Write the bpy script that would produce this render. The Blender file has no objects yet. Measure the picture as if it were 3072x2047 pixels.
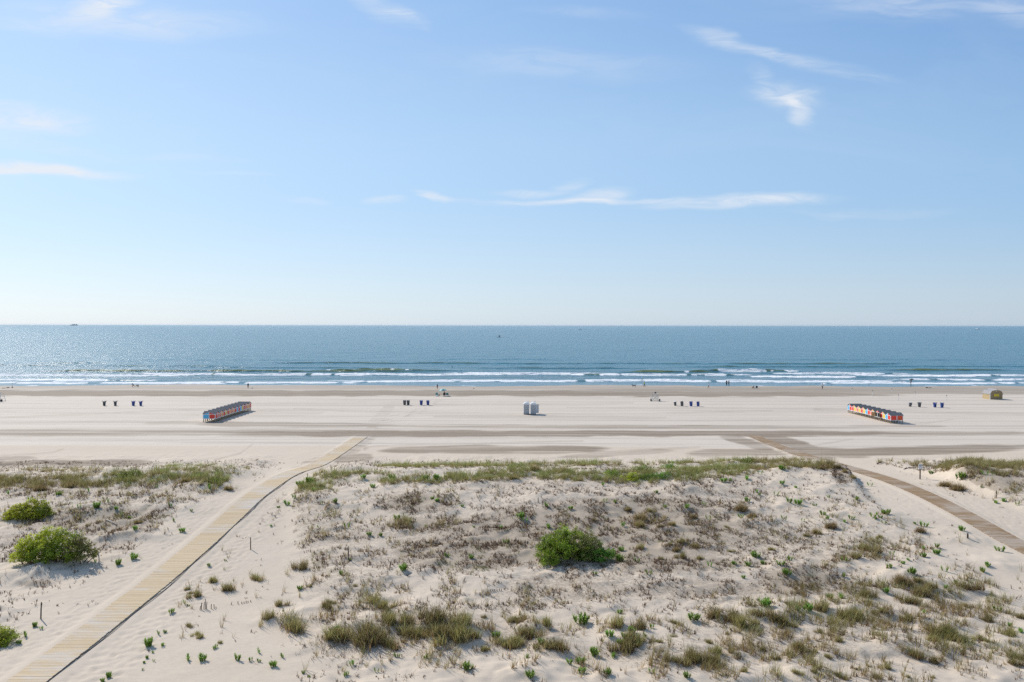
import bpy, bmesh, math, random
import numpy as np
from mathutils import Vector, Matrix

random.seed(7)
rng = np.random.default_rng(11)
scene = bpy.context.scene
COL = scene.collection

# ------------------------------------------------------------------ camera
CAM_H = 17.5
PITCH = math.atan(47.2 / 2048.0)
ROLL = math.radians(0.065)
F = 2048.0                                   # focal length in pixels of the 3072 px wide photograph
cam = bpy.data.cameras.new('camera')
cam.lens = 24.0
cam.sensor_width = 36.0
cam.clip_start = 0.5
cam.clip_end = 120000.0
camo = bpy.data.objects.new('camera', cam)
COL.objects.link(camo)
camo.matrix_world = (Matrix.Translation((0, 0, CAM_H)) @ Matrix.Rotation(math.pi / 2 - PITCH, 4, 'X') @ Matrix.Rotation(ROLL, 4, 'Z'))
scene.camera = camo

# ------------------------------------------------------------------ light
SUN_AZ = math.radians(-46)                   # left of the view axis, beyond the frame
SUN_EL = math.radians(39)
scene.view_settings.view_transform = 'Standard'
scene.view_settings.look = 'None'
scene.view_settings.gamma = 1.0
scene.view_settings.exposure = 0.20
scene.cycles.max_bounces = 5
scene.cycles.diffuse_bounces = 2
scene.cycles.glossy_bounces = 3
scene.cycles.transmission_bounces = 3
scene.cycles.volume_bounces = 0
scene.cycles.use_denoising = False
scene.cycles.sample_clamp_direct = 3.5
scene.cycles.sample_clamp_indirect = 6.0

sun = bpy.data.lights.new('sun', 'SUN')
sun.energy = 3.55
sun.angle = math.radians(0.53)
sun.color = (1.0, 0.955, 0.88)
suno = bpy.data.objects.new('sun', sun)
COL.objects.link(suno)
sd = Vector((math.sin(SUN_AZ) * math.cos(SUN_EL), math.cos(SUN_AZ) * math.cos(SUN_EL), math.sin(SUN_EL)))
suno.rotation_euler = sd.to_track_quat('Z', 'Y').to_euler()
suno.location = sd * 200

# ------------------------------------------------------------------ sky with cirrus
world = bpy.data.worlds.new('World')
scene.world = world
world.use_nodes = True
nt = world.node_tree
nt.nodes.clear()


def N(tree, kind, **kw):
    n = tree.nodes.new(kind)
    for k, v in kw.items():
        if k.startswith('i_'):
            n.inputs[k[2:].replace('_', ' ')].default_value = v
        else:
            setattr(n, k, v)
    return n


def M_(tree, op, a, b=None, c=None, clamp=False):
    n = tree.nodes.new('ShaderNodeMath')
    n.operation = op
    n.use_clamp = clamp
    for i, x in enumerate((a, b, c)):
        if x is None:
            continue
        if isinstance(x, (int, float)):
            n.inputs[i].default_value = x
        else:
            tree.links.new(x, n.inputs[i])
    return n.outputs[0]


def MR(tree, val, a, b, c=0.0, d=1.0, smooth=True):
    n = tree.nodes.new('ShaderNodeMapRange')
    n.interpolation_type = 'SMOOTHSTEP' if smooth else 'LINEAR'
    tree.links.new(val, n.inputs['Value'])
    n.inputs['From Min'].default_value = a
    n.inputs['From Max'].default_value = b
    n.inputs['To Min'].default_value = c
    n.inputs['To Max'].default_value = d
    return n.outputs[0]


def MIX(tree, fac, a, b, blend='MIX'):
    n = tree.nodes.new('ShaderNodeMix')
    n.data_type = 'RGBA'
    n.blend_type = blend
    for i, x in ((0, fac), (6, a), (7, b)):
        if isinstance(x, (int, float)):
            n.inputs[i].default_value = x
        elif isinstance(x, tuple):
            n.inputs[i].default_value = x if len(x) == 4 else (*x, 1)
        else:
            tree.links.new(x, n.inputs[i])
    return n.outputs[2]


def noise(tree, vec, scale, detail=4, rough=0.55, dist=0.0, dims='3D'):
    n = tree.nodes.new('ShaderNodeTexNoise')
    n.noise_dimensions = dims
    n.inputs['Scale'].default_value = scale
    n.inputs['Detail'].default_value = detail
    n.inputs['Roughness'].default_value = rough
    n.inputs['Distortion'].default_value = dist
    if vec is not None:
        tree.links.new(vec, n.inputs['Vector'])
    return n.outputs['Fac']


def mapping(tree, vec, scale=(1, 1, 1), loc=(0, 0, 0), rot=(0, 0, 0), kind='POINT'):
    n = tree.nodes.new('ShaderNodeMapping')
    n.vector_type = kind
    n.inputs['Location'].default_value = loc
    n.inputs['Rotation'].default_value = rot
    n.inputs['Scale'].default_value = scale
    tree.links.new(vec, n.inputs['Vector'])
    return n.outputs[0]


sky = N(nt, 'ShaderNodeTexSky')
sky.sky_type = 'NISHITA'
sky.sun_disc = False
sky.sun_elevation = SUN_EL
sky.sun_rotation = SUN_AZ                    # checked against the lamp below
sky.altitude = 0
sky.air_density = 1.0
sky.dust_density = 0.6
sky.ozone_density = 2.2
tc = N(nt, 'ShaderNodeTexCoord')
sep = N(nt, 'ShaderNodeSeparateXYZ')
nt.links.new(tc.outputs['Generated'], sep.inputs[0])
yy = M_(nt, 'MAXIMUM', sep.outputs[1], 0.05)
su = M_(nt, 'DIVIDE', sep.outputs[0], yy)
sv = M_(nt, 'DIVIDE', sep.outputs[2], yy)
cmb = N(nt, 'ShaderNodeCombineXYZ')
nt.links.new(su, cmb.inputs[0])
nt.links.new(sv, cmb.inputs[1])
uv = cmb.outputs[0]
wn = N(nt, 'ShaderNodeTexNoise', noise_dimensions='2D')
wn.inputs['Scale'].default_value = 7.0
wn.inputs['Detail'].default_value = 5
nt.links.new(mapping(nt, uv, (0.7, 2.2, 1)), wn.inputs['Vector'])
wv = N(nt, 'ShaderNodeVectorMath', operation='MULTIPLY_ADD')
nt.links.new(wn.outputs['Color'], wv.inputs[0])
wv.inputs[1].default_value = (0.10, 0.034, 0)
wv.inputs[2].default_value = (-0.05, -0.017, 0)
wa = N(nt, 'ShaderNodeVectorMath', operation='ADD')
nt.links.new(uv, wa.inputs[0])
nt.links.new(wv.outputs[0], wa.inputs[1])
uvw = wa.outputs[0]
# (u, v, half length, half height, tilt, strength) in photograph pixels -> sky directions
CLOUDS = [
    (60, 513, 350, 22, 0.06, 1.5), (60, 360, 270, 42, 0.05, .85), (330, 20, 130, 42, -0.25, .95),
    (330, 75, 520, 52, 0.03, .46), (1120, 25, 110, 36, 0.62, .42), (1200, 62, 80, 22, 0.5, .36), (100, 430, 300, 30, 0.2, .2),
    (2110, 126, 120, 24, 0.36, .44), (2270, 168, 170, 22, 0.24, .46), (2480, 212, 220, 26, 0.14, .30),
    (2350, 298, 130, 46, 0.10, .78), (2400, 345, 70, 34, 0.65, .60), (2260, 240, 60, 30, 0.75, .30),
    (2200, 607, 330, 24, -0.03, .88), (1790, 582, 100, 26, -0.12, .66), (1690, 552, 60, 22, -0.15, .36),
    (1580, 574, 110, 13, 0.0, .60), (1330, 594, 90, 12, 0.05, .66), (1150, 610, 80, 12, 0.0, .42), (880, 610, 90, 10, 0.0, .22),
    (1660, 602, 220, 12, 0.0, .40), (1900, 603, 260, 11, 0.0, .45), (1500, 598, 240, 9, 0.0, .25), (2560, 640, 260, 14, 0.0, .22), (2700, 20, 330, 60, 0.02, .34), (3040, 40, 150, 50, 0.2, .36),
    (1680, 200, 420, 46, 0.05, .22), (520, 480, 260, 18, 0.05, .14), (700, 530, 130, 9, 0.05, .16), (1760, 40, 200, 24, 0.05, .16),
]
acc = None
for (u, v, a, b, t, s) in CLOUDS:
    e = N(nt, 'ShaderNodeVectorMath', operation='LENGTH')
    nt.links.new(mapping(nt, uvw, (a / F, b / F, 1), ((u - 1536) / F, (976.3 - v) / F, 0), (0, 0, -t), 'TEXTURE'), e.inputs[0])
    m = MR(nt, e.outputs['Value'], 1.25, 0.15, 0, s)
    acc = m if acc is None else M_(nt, 'ADD', acc, m)
fib = noise(nt, mapping(nt, uvw, (3.0, 17.0, 1), (0, 0, 0), (0, 0, 0.12)), 3.2, 7, 0.62, 0.6, '2D')
cl = M_(nt, 'MULTIPLY', acc, MR(nt, fib, 0.25, 0.68, 0.22, 1.0))
veil = MR(nt, noise(nt, mapping(nt, uv, (1.2, 4.5, 1), (3, 1, 0)), 2.0, 5, 0.6, 0.4, '2D'), 0.42, 0.85, 0, 0.10)
cl = M_(nt, 'ADD', cl, M_(nt, 'MULTIPLY', veil, MR(nt, sv, 0.05, 0.45, 0.2, 1.0)), clamp=True)
cl = M_(nt, 'MULTIPLY', cl, MR(nt, sep.outputs[1], 0.05, 0.4))
# maritime sky: paler towards the horizon and on the sun's side
def grad(lo, mid, hi):
    r_ = N(nt, 'ShaderNodeValToRGB')
    r_.color_ramp.interpolation = 'EASE'
    el_ = r_.color_ramp.elements
    el_[0].position, el_[0].color = 0.0, (*lo, 1)
    el_[1].position, el_[1].color = 1.0, (*hi, 1)
    m_ = el_.new(.42)
    m_.color = (*mid, 1)
    nt.links.new(M_(nt, 'DIVIDE', sv, .50, clamp=True), r_.inputs[0])
    return r_.outputs[0]


K7 = .172                                      # ramp colours are display values; divide by strength x exposure
gl = grad((.66, .80, .93), (.53, .735, .97), (.405, .635, .95))
gr_ = grad((.48, .60, .73), (.31, .52, .78), (.20, .385, .71))
tgt = MIX(nt, MR(nt, su, -.80, .80, 0, 1, False), gl, gr_)
sc7 = N(nt, 'ShaderNodeVectorMath', operation='SCALE')
nt.links.new(tgt, sc7.inputs[0])
sc7.inputs['Scale'].default_value = 1 / K7
skc = MIX(nt, M_(nt, 'MULTIPLY', MR(nt, sep.outputs[1], .05, .35), .85), sky.outputs[0], sc7.outputs[0])
SKY_CLOUD = (4.75, 5.0, 5.35)
skc = MIX(nt, M_(nt, 'MULTIPLY', cl, 0.92), skc, SKY_CLOUD)
bg = N(nt, 'ShaderNodeBackground')
bg.inputs['Strength'].default_value = 0.15
nt.links.new(skc, bg.inputs['Color'])
wo = N(nt, 'ShaderNodeOutputWorld')
nt.links.new(bg.outputs[0], wo.inputs['Surface'])

# ------------------------------------------------------------------ pixel <-> world
_cp, _sp = math.cos(PITCH), math.sin(PITCH)
FWD = np.array([0, _cp, -_sp])
UPV = np.array([0, _sp, _cp])


def project(x, y, z):
    z = z - CAM_H
    zc = y * _cp - z * _sp
    yc = y * _sp + z * _cp
    u, v = F * x / zc, -F * yc / zc
    return 1536 + u * math.cos(ROLL) - v * math.sin(ROLL), 1023.5 + v * math.cos(ROLL) + u * math.sin(ROLL)


def ray(u, v):
    u, v = np.asarray(u, float) - 1536, np.asarray(v, float) - 1023.5
    u, v = u * math.cos(ROLL) + v * math.sin(ROLL), v * math.cos(ROLL) - u * math.sin(ROLL)
    dx, dn = u / F, -v / F
    d = np.stack([dx, _cp + dn * _sp, -_sp + dn * _cp], -1)
    return d / d[..., 1:2]                   # per metre of depth y


# ------------------------------------------------------------------ noise
def perlin(x, y, seed=0):
    xi, yi = np.floor(x).astype(np.int64), np.floor(y).astype(np.int64)
    xf, yf = x - xi, y - yi

    def g(ix, iy):
        h = (ix * 374761393 + iy * 668265263 + seed * 974634777) & 0xFFFFFFFF
        h = ((h ^ (h >> 13)) * 1274126177) & 0xFFFFFFFF
        a = ((h ^ (h >> 16)) & 0xFFFF) / 65536.0 * 2 * np.pi
        return np.cos(a), np.sin(a)
    s, t = xf * xf * xf * (xf * (xf * 6 - 15) + 10), yf * yf * yf * (yf * (yf * 6 - 15) + 10)
    r = []
    for ox, oy in ((0, 0), (1, 0), (0, 1), (1, 1)):
        gx, gy = g(xi + ox, yi + oy)
        r.append(gx * (xf - ox) + gy * (yf - oy))
    return (r[0] * (1 - s) + r[1] * s) * (1 - t) + (r[2] * (1 - s) + r[3] * s) * t


def fbm(x, y, seed=0, oct=4, gain=0.5):
    a, o, n = 1.0, 0, 0
    for i in range(oct):
        o = o + a * perlin(x * 2 ** i + 17.3 * i, y * 2 ** i - 9.1 * i, seed + i)
        n += a
        a *= gain
    return o / n * 1.6


def sstep(a, b, x):
    t = np.clip((x - a) / (b - a), 0, 1)
    return t * t * (3 - 2 * t)


# ------------------------------------------------------------------ mesh helpers
def new_obj(name, me, parent=None):
    o = bpy.data.objects.new(name, me)
    COL.objects.link(o)
    if parent is not None:
        o.parent = parent
    return o


def np_mesh(name, verts, faces_flat, loop_starts, loop_totals, mats=(), mat_idx=None, smooth=False):
    me = bpy.data.meshes.new(name)
    me.vertices.add(len(verts))
    me.vertices.foreach_set('co', np.asarray(verts, np.float32).ravel())
    me.loops.add(len(faces_flat))
    me.loops.foreach_set('vertex_index', np.asarray(faces_flat, np.int32))
    me.polygons.add(len(loop_starts))
    me.polygons.foreach_set('loop_start', np.asarray(loop_starts, np.int32))
    me.polygons.foreach_set('loop_total', np.asarray(loop_totals, np.int32))
    for m in mats:
        me.materials.append(m)
    if mat_idx is not None:
        me.polygons.foreach_set('material_index', np.asarray(mat_idx, np.int32))
    me.polygons.foreach_set('use_smooth', np.full(len(loop_starts), smooth))
    me.update(calc_edges=True)
    return me


def grid_mesh(name, X, Y, Z, mats, smooth=True):
    nr, nc = X.shape
    v = np.stack([X, Y, Z], -1).reshape(-1, 3)
    i = np.arange((nr - 1) * (nc - 1))
    r, c = i // (nc - 1), i % (nc - 1)
    a = r * nc + c
    q = np.stack([a, a + 1, a + nc + 1, a + nc], -1)
    n = len(q)
    return np_mesh(name, v, q.ravel(), np.arange(n) * 4, np.full(n, 4), mats, None, smooth)


def set_attr(me, name, arr):
    at = me.attributes.new(name, 'FLOAT', 'POINT')
    at.data.foreach_set('value', np.asarray(arr, np.float32).ravel())


def set_col(me, name, arr):
    at = me.attributes.new(name, 'FLOAT_COLOR', 'POINT')
    a = np.ones((len(arr), 4), np.float32)
    a[:, :3] = arr
    at.data.foreach_set('color', a.ravel())


def tag(o, label, cat, group=None, kind=None):
    o['label'] = label
    if cat:
        o['category'] = cat
    if group:
        o['group'] = group
    if kind:
        o['kind'] = kind
    return o


def empty(name, loc, rz=0.0):
    o = bpy.data.objects.new(name, None)
    COL.objects.link(o)
    o.location = loc
    o.rotation_euler = (0, 0, rz)
    o.empty_display_size = 0.2
    return o


class MB:
    """collects boxes, prisms, tubes and lathes; build() links them as ONE mesh object"""

    def __init__(s):
        s.bm = bmesh.new()

    def box(s, x0, x1, y0, y1, z0, z1, mi=0, mat=None):
        vs = [s.bm.verts.new(Vector(p)) for p in ((x0, y0, z0), (x1, y0, z0), (x1, y1, z0), (x0, y1, z0), (x0, y0, z1), (x1, y0, z1), (x1, y1, z1), (x0, y1, z1))]
        if mat is not None:
            for q in vs:
                q.co = mat @ q.co
        for f in ((0, 3, 2, 1), (4, 5, 6, 7), (0, 1, 5, 4), (1, 2, 6, 5), (2, 3, 7, 6), (3, 0, 4, 7)):
            s.bm.faces.new([vs[i] for i in f]).material_index = mi
        return s

    def prism(s, poly, axis, a, b, mi=0):
        """poly: 2D outline; axis 0/1/2 = extrusion axis from a to b"""
        def p3(p, t):
            q = list(p)
            q.insert(axis, t)
            return Vector(q)
        A = [s.bm.verts.new(p3(p, a)) for p in poly]
        B = [s.bm.verts.new(p3(p, b)) for p in poly]
        n = len(poly)
        for i in range(n):
            s.bm.faces.new((A[i], A[(i + 1) % n], B[(i + 1) % n], B[i])).material_index = mi
        s.bm.faces.new(A).material_index = mi
        s.bm.faces.new(B[::-1]).material_index = mi
        return s

    def tube(s, pts, r, n=6, mi=0, closed=False):
        pts = [Vector(p) for p in pts]
        rs = r if isinstance(r, (list, tuple)) else [r] * len(pts)
        rings = []
        m = len(pts)
        for i, p in enumerate(pts):
            t = (pts[(i + 1) % m] - pts[i - 1]) if closed else (pts[min(i + 1, m - 1)] - pts[max(i - 1, 0)])
            t.normalize()
            a = t.cross(Vector((0, 0, 1)) if abs(t.z) < 0.9 else Vector((1, 0, 0))).normalized()
            b = t.cross(a)
            rings.append([s.bm.verts.new(p + (a * math.cos(2 * math.pi * k / n) + b * math.sin(2 * math.pi * k / n)) * rs[i]) for k in range(n)])
        for i in range(m if closed else m - 1):
            A, B = rings[i], rings[(i + 1) % m]
            for k in range(n):
                s.bm.faces.new((A[k], A[(k + 1) % n], B[(k + 1) % n], B[k])).material_index = mi
        if not closed:
            s.bm.faces.new(rings[0]).material_index = mi
            s.bm.faces.new(rings[-1][::-1]).material_index = mi
        return s

    def lathe(s, prof, n=14, c=(0, 0), mi=0, sq=0.0, cap=True):
        rings = []
        for r, z in prof:
            ring = []
            for k in range(n):
                a = 2 * math.pi * k / n
                ca, sa = math.cos(a), math.sin(a)
                f = 1.0 / max(abs(ca), abs(sa)) * sq + (1 - sq)
                ring.append(s.bm.verts.new((c[0] + r * f * ca, c[1] + r * f * sa, z)))
            rings.append(ring)
        for A, B in zip(rings, rings[1:]):
            for k in range(n):
                s.bm.faces.new((A[k], A[(k + 1) % n], B[(k + 1) % n], B[k])).material_index = mi
        if cap:
            s.bm.faces.new(rings[0][::-1]).material_index = mi
            s.bm.faces.new(rings[-1]).material_index = mi
        return s

    def build(s, name, mats, parent=None, smooth=False, bevel=0):
        bmesh.ops.recalc_face_normals(s.bm, faces=s.bm.faces)
        me = bpy.data.meshes.new(name)
        s.bm.to_mesh(me)
        s.bm.free()
        for m in (mats if isinstance(mats, (list, tuple)) else [mats]):
            me.materials.append(m)
        if smooth:
            for p in me.polygons:
                p.use_smooth = True
        o = new_obj(name, me, parent)
        if bevel:
            b = o.modifiers.new('bevel', 'BEVEL')
            b.width = bevel
            b.segments = 1
        return o


def copy_tree(o, parent=None):
    c = o.copy()
    COL.objects.link(c)
    if parent is not None:
        c.parent = parent
    for ch in o.children:
        copy_tree(ch, c)
    return c


# ------------------------------------------------------------------ materials
def mat(name, col, rough=0.7, var=0.12, scale=6.0, metal=0.0, spec=0.3):
    m = bpy.data.materials.new(name)
    m.use_nodes = True
    t = m.node_tree
    p = t.nodes['Principled BSDF']
    p.inputs['Roughness'].default_value = rough
    p.inputs['Metallic'].default_value = metal
    p.inputs['Specular IOR Level'].default_value = spec
    g = N(t, 'ShaderNodeTexCoord')
    f = noise(t, g.outputs['Object'], scale, 4, 0.6)
    f = MR(t, f, 0.25, 0.75, 1 - var, 1 + var, False)
    c = MIX(t, 1.0, (*col, 1), (1, 1, 1, 1), 'MULTIPLY')
    n = c.node
    cb = N(t, 'ShaderNodeCombineColor')
    for i in range(3):
        t.links.new(f, cb.inputs[i])
    t.links.new(cb.outputs[0], n.inputs[7])
    t.links.new(c, p.inputs['Base Color'])
    return m


def leaf_mat(name, transl=0.35, rough=0.55):
    m = bpy.data.materials.new(name)
    m.use_nodes = True
    t = m.node_tree
    p = t.nodes['Principled BSDF']
    a = N(t, 'ShaderNodeAttribute', attribute_name='tint')
    oi = N(t, 'ShaderNodeObjectInfo')
    hsv = N(t, 'ShaderNodeHueSaturation')
    t.links.new(a.outputs['Color'], hsv.inputs['Color'])
    t.links.new(MR(t, oi.outputs['Random'], 0, 1, 0.8, 1.2, False), hsv.inputs['Value'])
    t.links.new(MR(t, oi.outputs['Random'], 0, 1, 0.485, 0.51, False), hsv.inputs['Hue'])
    t.links.new(hsv.outputs[0], p.inputs['Base Color'])
    p.inputs['Roughness'].default_value = rough
    p.inputs['Specular IOR Level'].default_value = 0.25
    tr = N(t, 'ShaderNodeBsdfTranslucent')
    t.links.new(hsv.outputs[0], tr.inputs['Color'])
    mx = N(t, 'ShaderNodeMixShader')
    mx.inputs[0].default_value = transl
    t.links.new(p.outputs[0], mx.inputs[1])
    t.links.new(tr.outputs[0], mx.inputs[2])
    t.links.new(mx.outputs[0], t.nodes['Material Output'].inputs['Surface'])
    return m

# ------------------------------------------------------------------ terrain
LWX, RWX = -23.3, 39.2                       # centre lines of the two boardwalks
WALK_W = 0.97
_ly = np.array([-80, 0, 22, 28, 33, 38, 45, 50, 55, 61, 67, 71, 74.7, 80, 84, 89, 96, 105, 113, 400])
_lz = np.array([0, 0, .1, .22, .30, .42, .62, .95, 1.35, 1.98, 2.02, 1.92, 1.5, .82, .56, .42, .30, .18, 0, 0])
_ry = np.array([-80, 0, 25, 33, 40, 46, 53, 58, 64, 70, 75, 78, 84, 92, 100, 400])
_rz = np.array([0, 0, -.1, 0, .15, .35, .65, 1.1, 1.38, 1.36, 1.1, .9, .5, .08, 0, 0])


def smooth_interp(y, xs, zs):
    return (np.interp(y - 1.6, xs, zs) + np.interp(y, xs, zs) + np.interp(y + 1.6, xs, zs)) / 3


def walk_x_right(y):
    return RWX - 0.9 * sstep(84, 106, y) + 0.35 * np.sin((y - 60) / 9.0) * sstep(95, 80, y) * sstep(40, 55, y)


def shore_profile(y):
    return np.interp(y, [-80, 158, 170, 186, 205, 222, 250, 300, 600], [0, 0, -.10, -.45, -.98, -1.42, -2.2, -3.6, -9])


# extra mounds: photograph pixel (u, v) -> (x, y), radius along x, radius along y, height
MOUNDS = [
    (1070, 1895, 2.0, 1.1, .50), (1240, 1850, 1.5, 1.2, .40), (1352, 1895, 1.7, 1.2, .50), (876, 1865, 1.9, .9, .38), (1600, 1895, 1.1, 1.0, .40),
    (1680, 1930, 1.4, .9, .30), (1880, 1925, 1.6, 1.1, .38), (2240, 1850, 2.0, 1.0, .42), (2070, 1965, 1.8, 1.0, .30), (2562, 1835, 1.6, .9, .45),
    (2839, 1890, 1.5, 1.0, .45), (2731, 1940, 1.6, 1.0, .34), (2405, 1735, 2.6, 1.8, .55), (2700, 1745, 1.6, 1.2, .42), (2777, 1765, 1.8, 1.1, .34),
    (2010, 1765, 2.4, 1.2, .25), (1180, 1745, 2.6, 1.2, .22), (1580, 2030, 2.2, .8, .22), (2420, 2025, 1.4, .7, .3), (110, 1725, 2.4, 1.4, .62), (400, 1612, 2.4, 1.2, .5),
    (620, 1470, 2.6, 1.6, .45), (280, 1540, 3.0, 1.6, .35), (500, 1530, 2.6, 1.6, .38), (1150, 1450, 3.0, 1.6, .3), (1560, 1440, 1.3, 1.4, .5), (1700, 1500, 3.4, 1.3, .3), (2080, 1490, 3.4, 1.4, .34),
    (1800, 1530, 3.0, 1.2, .25), (2370, 1440, 3.5, 1.6, .30), (2250, 1400, 3.4, 1.6, .35), (1330, 1500, 3.0, 1.2, .22), (940, 1500, 2.2, 1.5, .28), (1420, 1470, 2.6, 1.0, .3),
    (2650, 1560, 3.2, 1.6, .35), (2900, 1620, 2.4, 1.4, .3), (2560, 1700, 2.4, 1.6, .2), (2930, 1420, 3.0, 1.6, .3), (2860, 1450, 2.2, 1.4, .35), (3000, 1700, 2.6, 1.5, .3),
]
WORLD_MOUNDS = [(36.3, 78.0, 1.6, 2.6, .95), (34.6, 73.5, 1.3, 1.8, .55)]


def base_height(x, y):
    l, r = smooth_interp(y, _ly, _lz), smooth_interp(y, _ry, _rz)
    t = sstep(0, 36, x)
    return l * (1 - t) + r * t + shore_profile(y) - 0.05


def dune_height(x, y):
    cy = 71.5 + 1.6 * fbm(x / 11, x * 0 + 3.1, 5, 2)
    wob = 1 + 0.45 * fbm(x / 7, x * 0 + 1.7, 9, 3)
    ex = 0.9 * fbm(x / 6, y / 6, 21, 3)
    left = sstep(-26.2 + ex, -30.5 + ex, x)
    edge = np.interp(y, [30, 45, 55, 62, 78, 90], [-11.5, -15.5, -19.0, -20.9, -21.3, -20.0])
    mid = sstep(edge + ex * .5, edge + np.interp(y, [40, 60, 75], [4.5, 2.6, 2.0]) + ex * .5, x)
    wid = np.interp(y, [30, 50, 62, 68, 73, 80], [3.5, 3.2, 2.6, 1.3, .7, .8])
    redge = np.interp(y, [30, 45, 52, 60, 68, 74, 80, 85, 92], [31, 33.2, 33.8, 34.2, 35.3, 36.8, 37.9, 37.7, 36.5]) + ex * 0.45
    mid = mid * sstep(redge, redge - wid, x)
    right = sstep(44.2 + ex, 47.5 + ex, x)
    crest = np.exp(-((y - cy) / np.where(y > cy, 4.6, 6.5)) ** 2)
    fore = np.exp(-((y - 82.5 - 1.2 * fbm(x / 9, x * 0 + 8, 31, 2)) / 3.0) ** 2) * sstep(-.30, .35, fbm(x / 8, y * 0 + 4, 41, 3))
    la = .30 + .55 * sstep(-54, -33, x)
    ma = .70 + .38 * sstep(18, 33, x)
    d = left * (la * crest * wob + (.10 + .30 * sstep(-52, -36, x)) * fore) + mid * (ma * crest * wob + 0.36 * fore + .22 * sstep(36, 48, y) * sstep(72, 62, y))
    d = d + right * (1.85 * np.exp(-((y - 70.5) / np.where(y > 70.5, 5.0, 7.5)) ** 2) * wob + .35 * fore)
    return d, np.clip(left + mid + right, 0, 1)


def terrain(x, y):
    b = base_height(x, y)
    d, veg = dune_height(x, y)
    dun = veg * sstep(20, 31, y) * sstep(92, 84, y)
    h = b + d * sstep(20, 33, y) * sstep(95, 86, y)
    # hummocks, ripples of deposition, small lumps around stems
    h = h + dun * (0.25 * fbm(x / 5.2, y / 4.2, 51, 4) + .17 * sstep(.08, .42, fbm(x / 3.6, y / 2.5, 55, 3)) + .06 * sstep(.05, .4, fbm(x / 1.25, y / .95, 61, 3)) + 0.03 * fbm(x / .62, y / .55, 71, 2))
    # loose trodden sand in the gaps and around the walks
    gap = (1 - dun) * sstep(110, 95, y) * sstep(18, 26, y)
    h = h + gap * (0.03 * fbm(x / 2.4, y / 2.0, 81, 3) + 0.008 * fbm(x / .45, y / .4, 91, 2))
    # open beach: very gentle relief
    bch = sstep(94, 104, y)
    h = h + bch * (0.06 * fbm(x / 26, y / 9, 101, 3) + 0.008 * fbm(x / 3, y / .8, 111, 2))
    h = h + 0.22 * sstep(188, 205, y) * fbm(x / 38, y / 60, 121, 3)     # cusps that make the swash line wander
    # small berm near the water, right half
    h = h + 0.16 * np.exp(-((y - 178.0 - .3 * np.sin(x / 9)) / 0.7) ** 2) * sstep(66, 76, x) * sstep(122, 106, x)
    return h


def first_hit(hfun, u, v, y0=26, y1=330, n=1500):
    u, v = np.atleast_1d(np.asarray(u, float)), np.atleast_1d(np.asarray(v, float))
    d = ray(u, v)
    ys = y0 * (y1 / y0) ** (np.arange(n) / (n - 1))
    X = d[:, 0:1] * ys
    Y = np.broadcast_to(ys, X.shape)
    Zr = CAM_H + d[:, 2:3] * ys
    below = Zr < hfun(X, Y)
    i = np.clip(np.argmax(below, 1), 1, n - 1)
    i = np.where(below.any(1), i, n - 1)
    k = np.arange(len(u))
    a = hfun(X[k, i - 1][:, None], Y[k, i - 1][:, None])[:, 0] - Zr[k, i - 1]
    b = hfun(X[k, i][:, None], Y[k, i][:, None])[:, 0] - Zr[k, i]
    t = np.clip(-a / np.where(np.abs(b - a) < 1e-9, 1e-9, b - a), 0, 1)
    yy_ = ys[i - 1] + (ys[i] - ys[i - 1]) * t
    return d[:, 0] * yy_, yy_


# rows and columns of the sand sheet
xs = np.concatenate([[-620, -500, -420, -360, -310, -275, -245], np.arange(-220, -130, 2.5), np.arange(-130, -70, .8), np.arange(-70, 70, .17), np.arange(70, 130, .8), np.arange(130, 222, 2.5), [245, 275, 310, 360, 420, 500, 620]])
ys1 = [24.0]
while ys1[-1] < 97:
    ys1.append(ys1[-1] * 1.0041)
ys1 = np.array([-80, -50, -30, -15, -5, 3, 9, 14, 18, 21, 22.5] + ys1)
ys2 = [ys1[-1]]
while ys2[-1] < 262:
    ys2.append(ys2[-1] * 1.0042)
ys2 = np.array(ys2)

X1, Y1 = np.meshgrid(xs, ys1)
mx_, my_ = first_hit(lambda x, y: base_height(x, y), [m[0] for m in MOUNDS], [m[1] for m in MOUNDS])
MW = [(mx_[i], my_[i], m[2], m[3], m[4]) for i, m in enumerate(MOUNDS)] + WORLD_MOUNDS


def with_mounds(x, y):
    h = terrain(x, y)
    add = 0
    for (cx, cy, rx, ry, a) in MW:
        dx, dy = (x - cx) / rx, (y - cy) / np.where(y < cy, ry * .62, ry * 1.5)     # steep towards the land, long tail behind
        add = add + a * np.exp(-(dx * dx + dy * dy))
    return h + add * (0.85 + 0.5 * fbm(x / 1.3, y / 1.3, 131, 2))


def walk_band(x, y, w=1.25):
    """1 under the boardwalks"""
    l = sstep(w + .55, w, np.abs(x - LWX)) * sstep(112, 104.8, y)
    r = sstep(w + .55, w, np.abs(x - walk_x_right(y))) * sstep(112, 106.5, y)
    return l, r


def walk_z(x0, y):
    return base_height(np.full_like(y, x0), y) + 0.05


def ground(x, y):
    h = with_mounds(x, y)
    l, r = walk_band(x, y)
    h = h * (1 - l) + (walk_z(LWX, y) + 0.03) * l
    h = h * (1 - r) + (walk_z(RWX, y) + 0.02) * r
    # the sand is scoured away along the right edge of the left walk
    h = h - 0.03 * np.exp(-((x - LWX - 1.25) / .22) ** 2) * sstep(112, 100, y) * sstep(24, 30, y) * (0.55 + .6 * sstep(-.3, .4, perlin(y / 5, y * 0 + 2, 7)))
    return h


Z1 = ground(X1, Y1)
# footprints: lines of pits beside the left walk, across the gaps and at the ends of the walks
pits = []


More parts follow.
